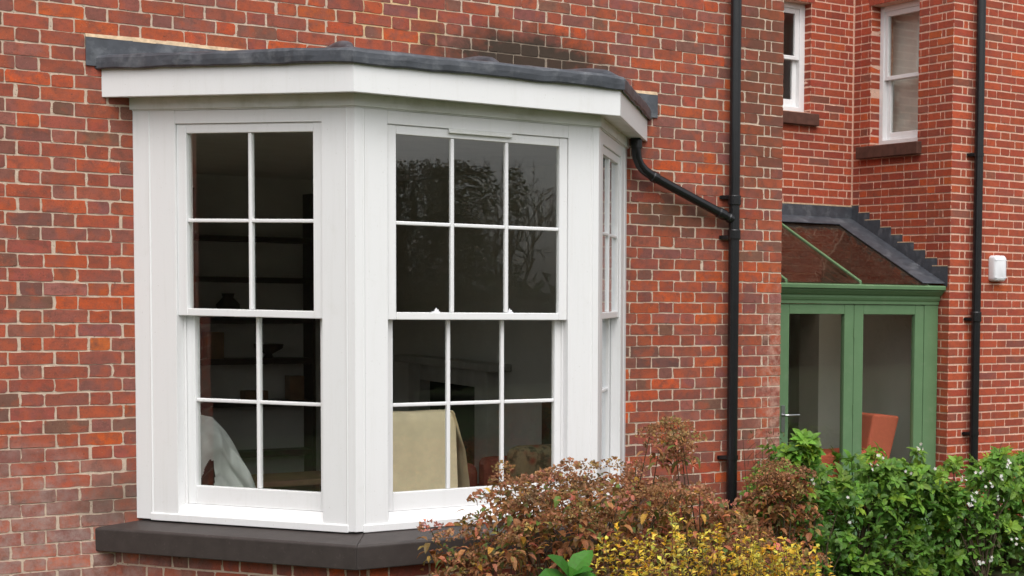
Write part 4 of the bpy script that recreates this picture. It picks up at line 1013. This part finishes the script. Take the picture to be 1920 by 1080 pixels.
# ------------------------------------------------------------------ trees across the garden (behind the camera, they show in the panes)
def evergreen(label, x, y, h, rad, n, seed, dark, lo=.10, hi=.24):
    r = random.Random(seed); root = thing('evergreen_tree', label, 'tree', (x, y, -2.15), 'trees across the garden')
    m = MB(); m.tube([(x, y, -2.15), (x + .1, y, -2.15 + h * .5), (x, y, -2.15 + h * .95)], [.22, .14, .03], 8)
    for k in range(14):
        z = -2.15 + h * (.15 + .75 * r.random()); a = r.uniform(0, 6.28); q = rad * (1 - (z + 2.15) / h) * .8 + .2
        m.tube([(x, y, z), (x + math.cos(a) * q, y + math.sin(a) * q, z + .3)], [.05, .01], 5)
    m.build('trunk', 'bark', root)
    lf = MB()
    for _ in range(n):
        t = r.random() ** .8; a = r.uniform(0, 6.283); prof_ = rad * (math.sin(min(1, t * 1.25 + .12) * 2.2)) * (.78 + .22 * math.sin(a * 5 + t * 14))
        q = prof_ * (r.random() ** .35); p = Vector((x + math.cos(a) * q, y + math.sin(a) * q, -2.0 + t * h)); S = r.uniform(lo, hi)
        leaf(lf, p, Vector((math.cos(a), math.sin(a), r.uniform(-.6, .4))), rv(r), S, S * .55, cvar(dark, r, .4), .2, .2)
    lf.build('crown', 'leaf', root)
TL = {-15: 'dark evergreen nearest the left end of the house', -14: 'dark evergreen left of the lawn, nearer the camera side', -17: 'tallest dark evergreen beyond the left end of the house', -9: 'leftmost dark evergreen across the lawn', -2.5: 'second dark evergreen from the left across the lawn', 3: 'dark evergreen straight across the lawn from the bay', 8.2: 'dark evergreen beside the hedge right of the lawn', 11.7: 'shortest dark evergreen, next to the leafless tree'}
k = 0
for (x, y, h, rad) in ((-9, -21, 6.5, 3.2), (-2.5, -23, 6.5, 3.2), (3, -24, 6.2, 3.0), (8.2, -23, 4.7, 2.8), (11.7, -22.5, 4.3, 2.2)):
    evergreen(TL[x], x, y, h, rad, 30000 if x > 8 else 9000, 100 + k, (.026, .040, .016), *((.05, .12) if x > 8 else (.12, .28))); k += 1
def bare_tree(x, y, seed):
    r = random.Random(seed); root = thing('bare_tree', 'leafless tree mirrored in the upper panes of the bay', 'tree', (x, y, -2.15)); m, m2 = MB(), MB()
    def grow(p, d, L, rad, lev):
        q = p + d * L; (m if lev < 2 else m2).tube([p, p.lerp(q, .5) + rv(r) * L * .08, q], [rad, rad * .8, rad * .6], 6 if lev < 2 else 3, cap=False)
        if lev == 6: return
        for _ in range(3 if lev else 5):
            nd = (d + rv(r) * .75 + Vector((0, 0, .12))).normalized(); grow(p.lerp(q, r.uniform(.55, 1)), nd, L * r.uniform(.55, .8), rad * .58, lev + 1)
    grow(Vector((x, y, -2.15)), Vector((0, 0, 1)), 2.1, .10, 0)
    m.build('trunk', 'bark', root); m2.build('twigs', 'bark', root)
bare_tree(17.2, -30, 7)
yh = thing('added_yew_hedge', 'added tall dark yew hedge, out of view, mirrored in the left bay panes', 'hedge', (-12.5, -1, -2.15)); r = random.Random(15); lf = MB()  # out-of-view hedge added so the left bay panes mirror something dark
for _ in range(30000):
    p = Vector((-12 + r.uniform(-.25, .12) + .2 * noise.noise(Vector((0, _ * .001, 1))), r.uniform(-10, 7), -2.15 + 5.2 * r.random())); S = r.uniform(.05, .11)
    leaf(lf, p, rv(r) + Vector((.6, 0, -.3)), rv(r), S, S * .5, cvar((.055, .070, .040), r, .3), .2, .2)
lf.build('foliage', 'leaf', yh)
m = MB(); m.box(-13.2, -12.15, -10, 7, -2.15, 2.9); m.build('branches', 'bark', yh)
# low hedge that closes the garden
hd = thing('hedge', 'clipped dark hedge closing the far side of the garden', 'hedge', (4, -27, -2.15)); r = random.Random(5); lf = MB()
for _ in range(9000):
    x = r.uniform(-22, 34); z = -2.15 + 2.3 * r.random(); p = Vector((x, -26 + r.uniform(-.3, .3) if r.random() < .8 else -26.6, z)); S = r.uniform(.2, .4)
    leaf(lf, p, rv(r), rv(r), S, S * .6, cvar((.035, .055, .018), r, .4), .2, .2)
lf.build('foliage', 'leaf', hd)
m = MB(); m.box(-22, 34, -26.5, -26.2, -2.15, -.1); m.build('branches', 'bark', hd)
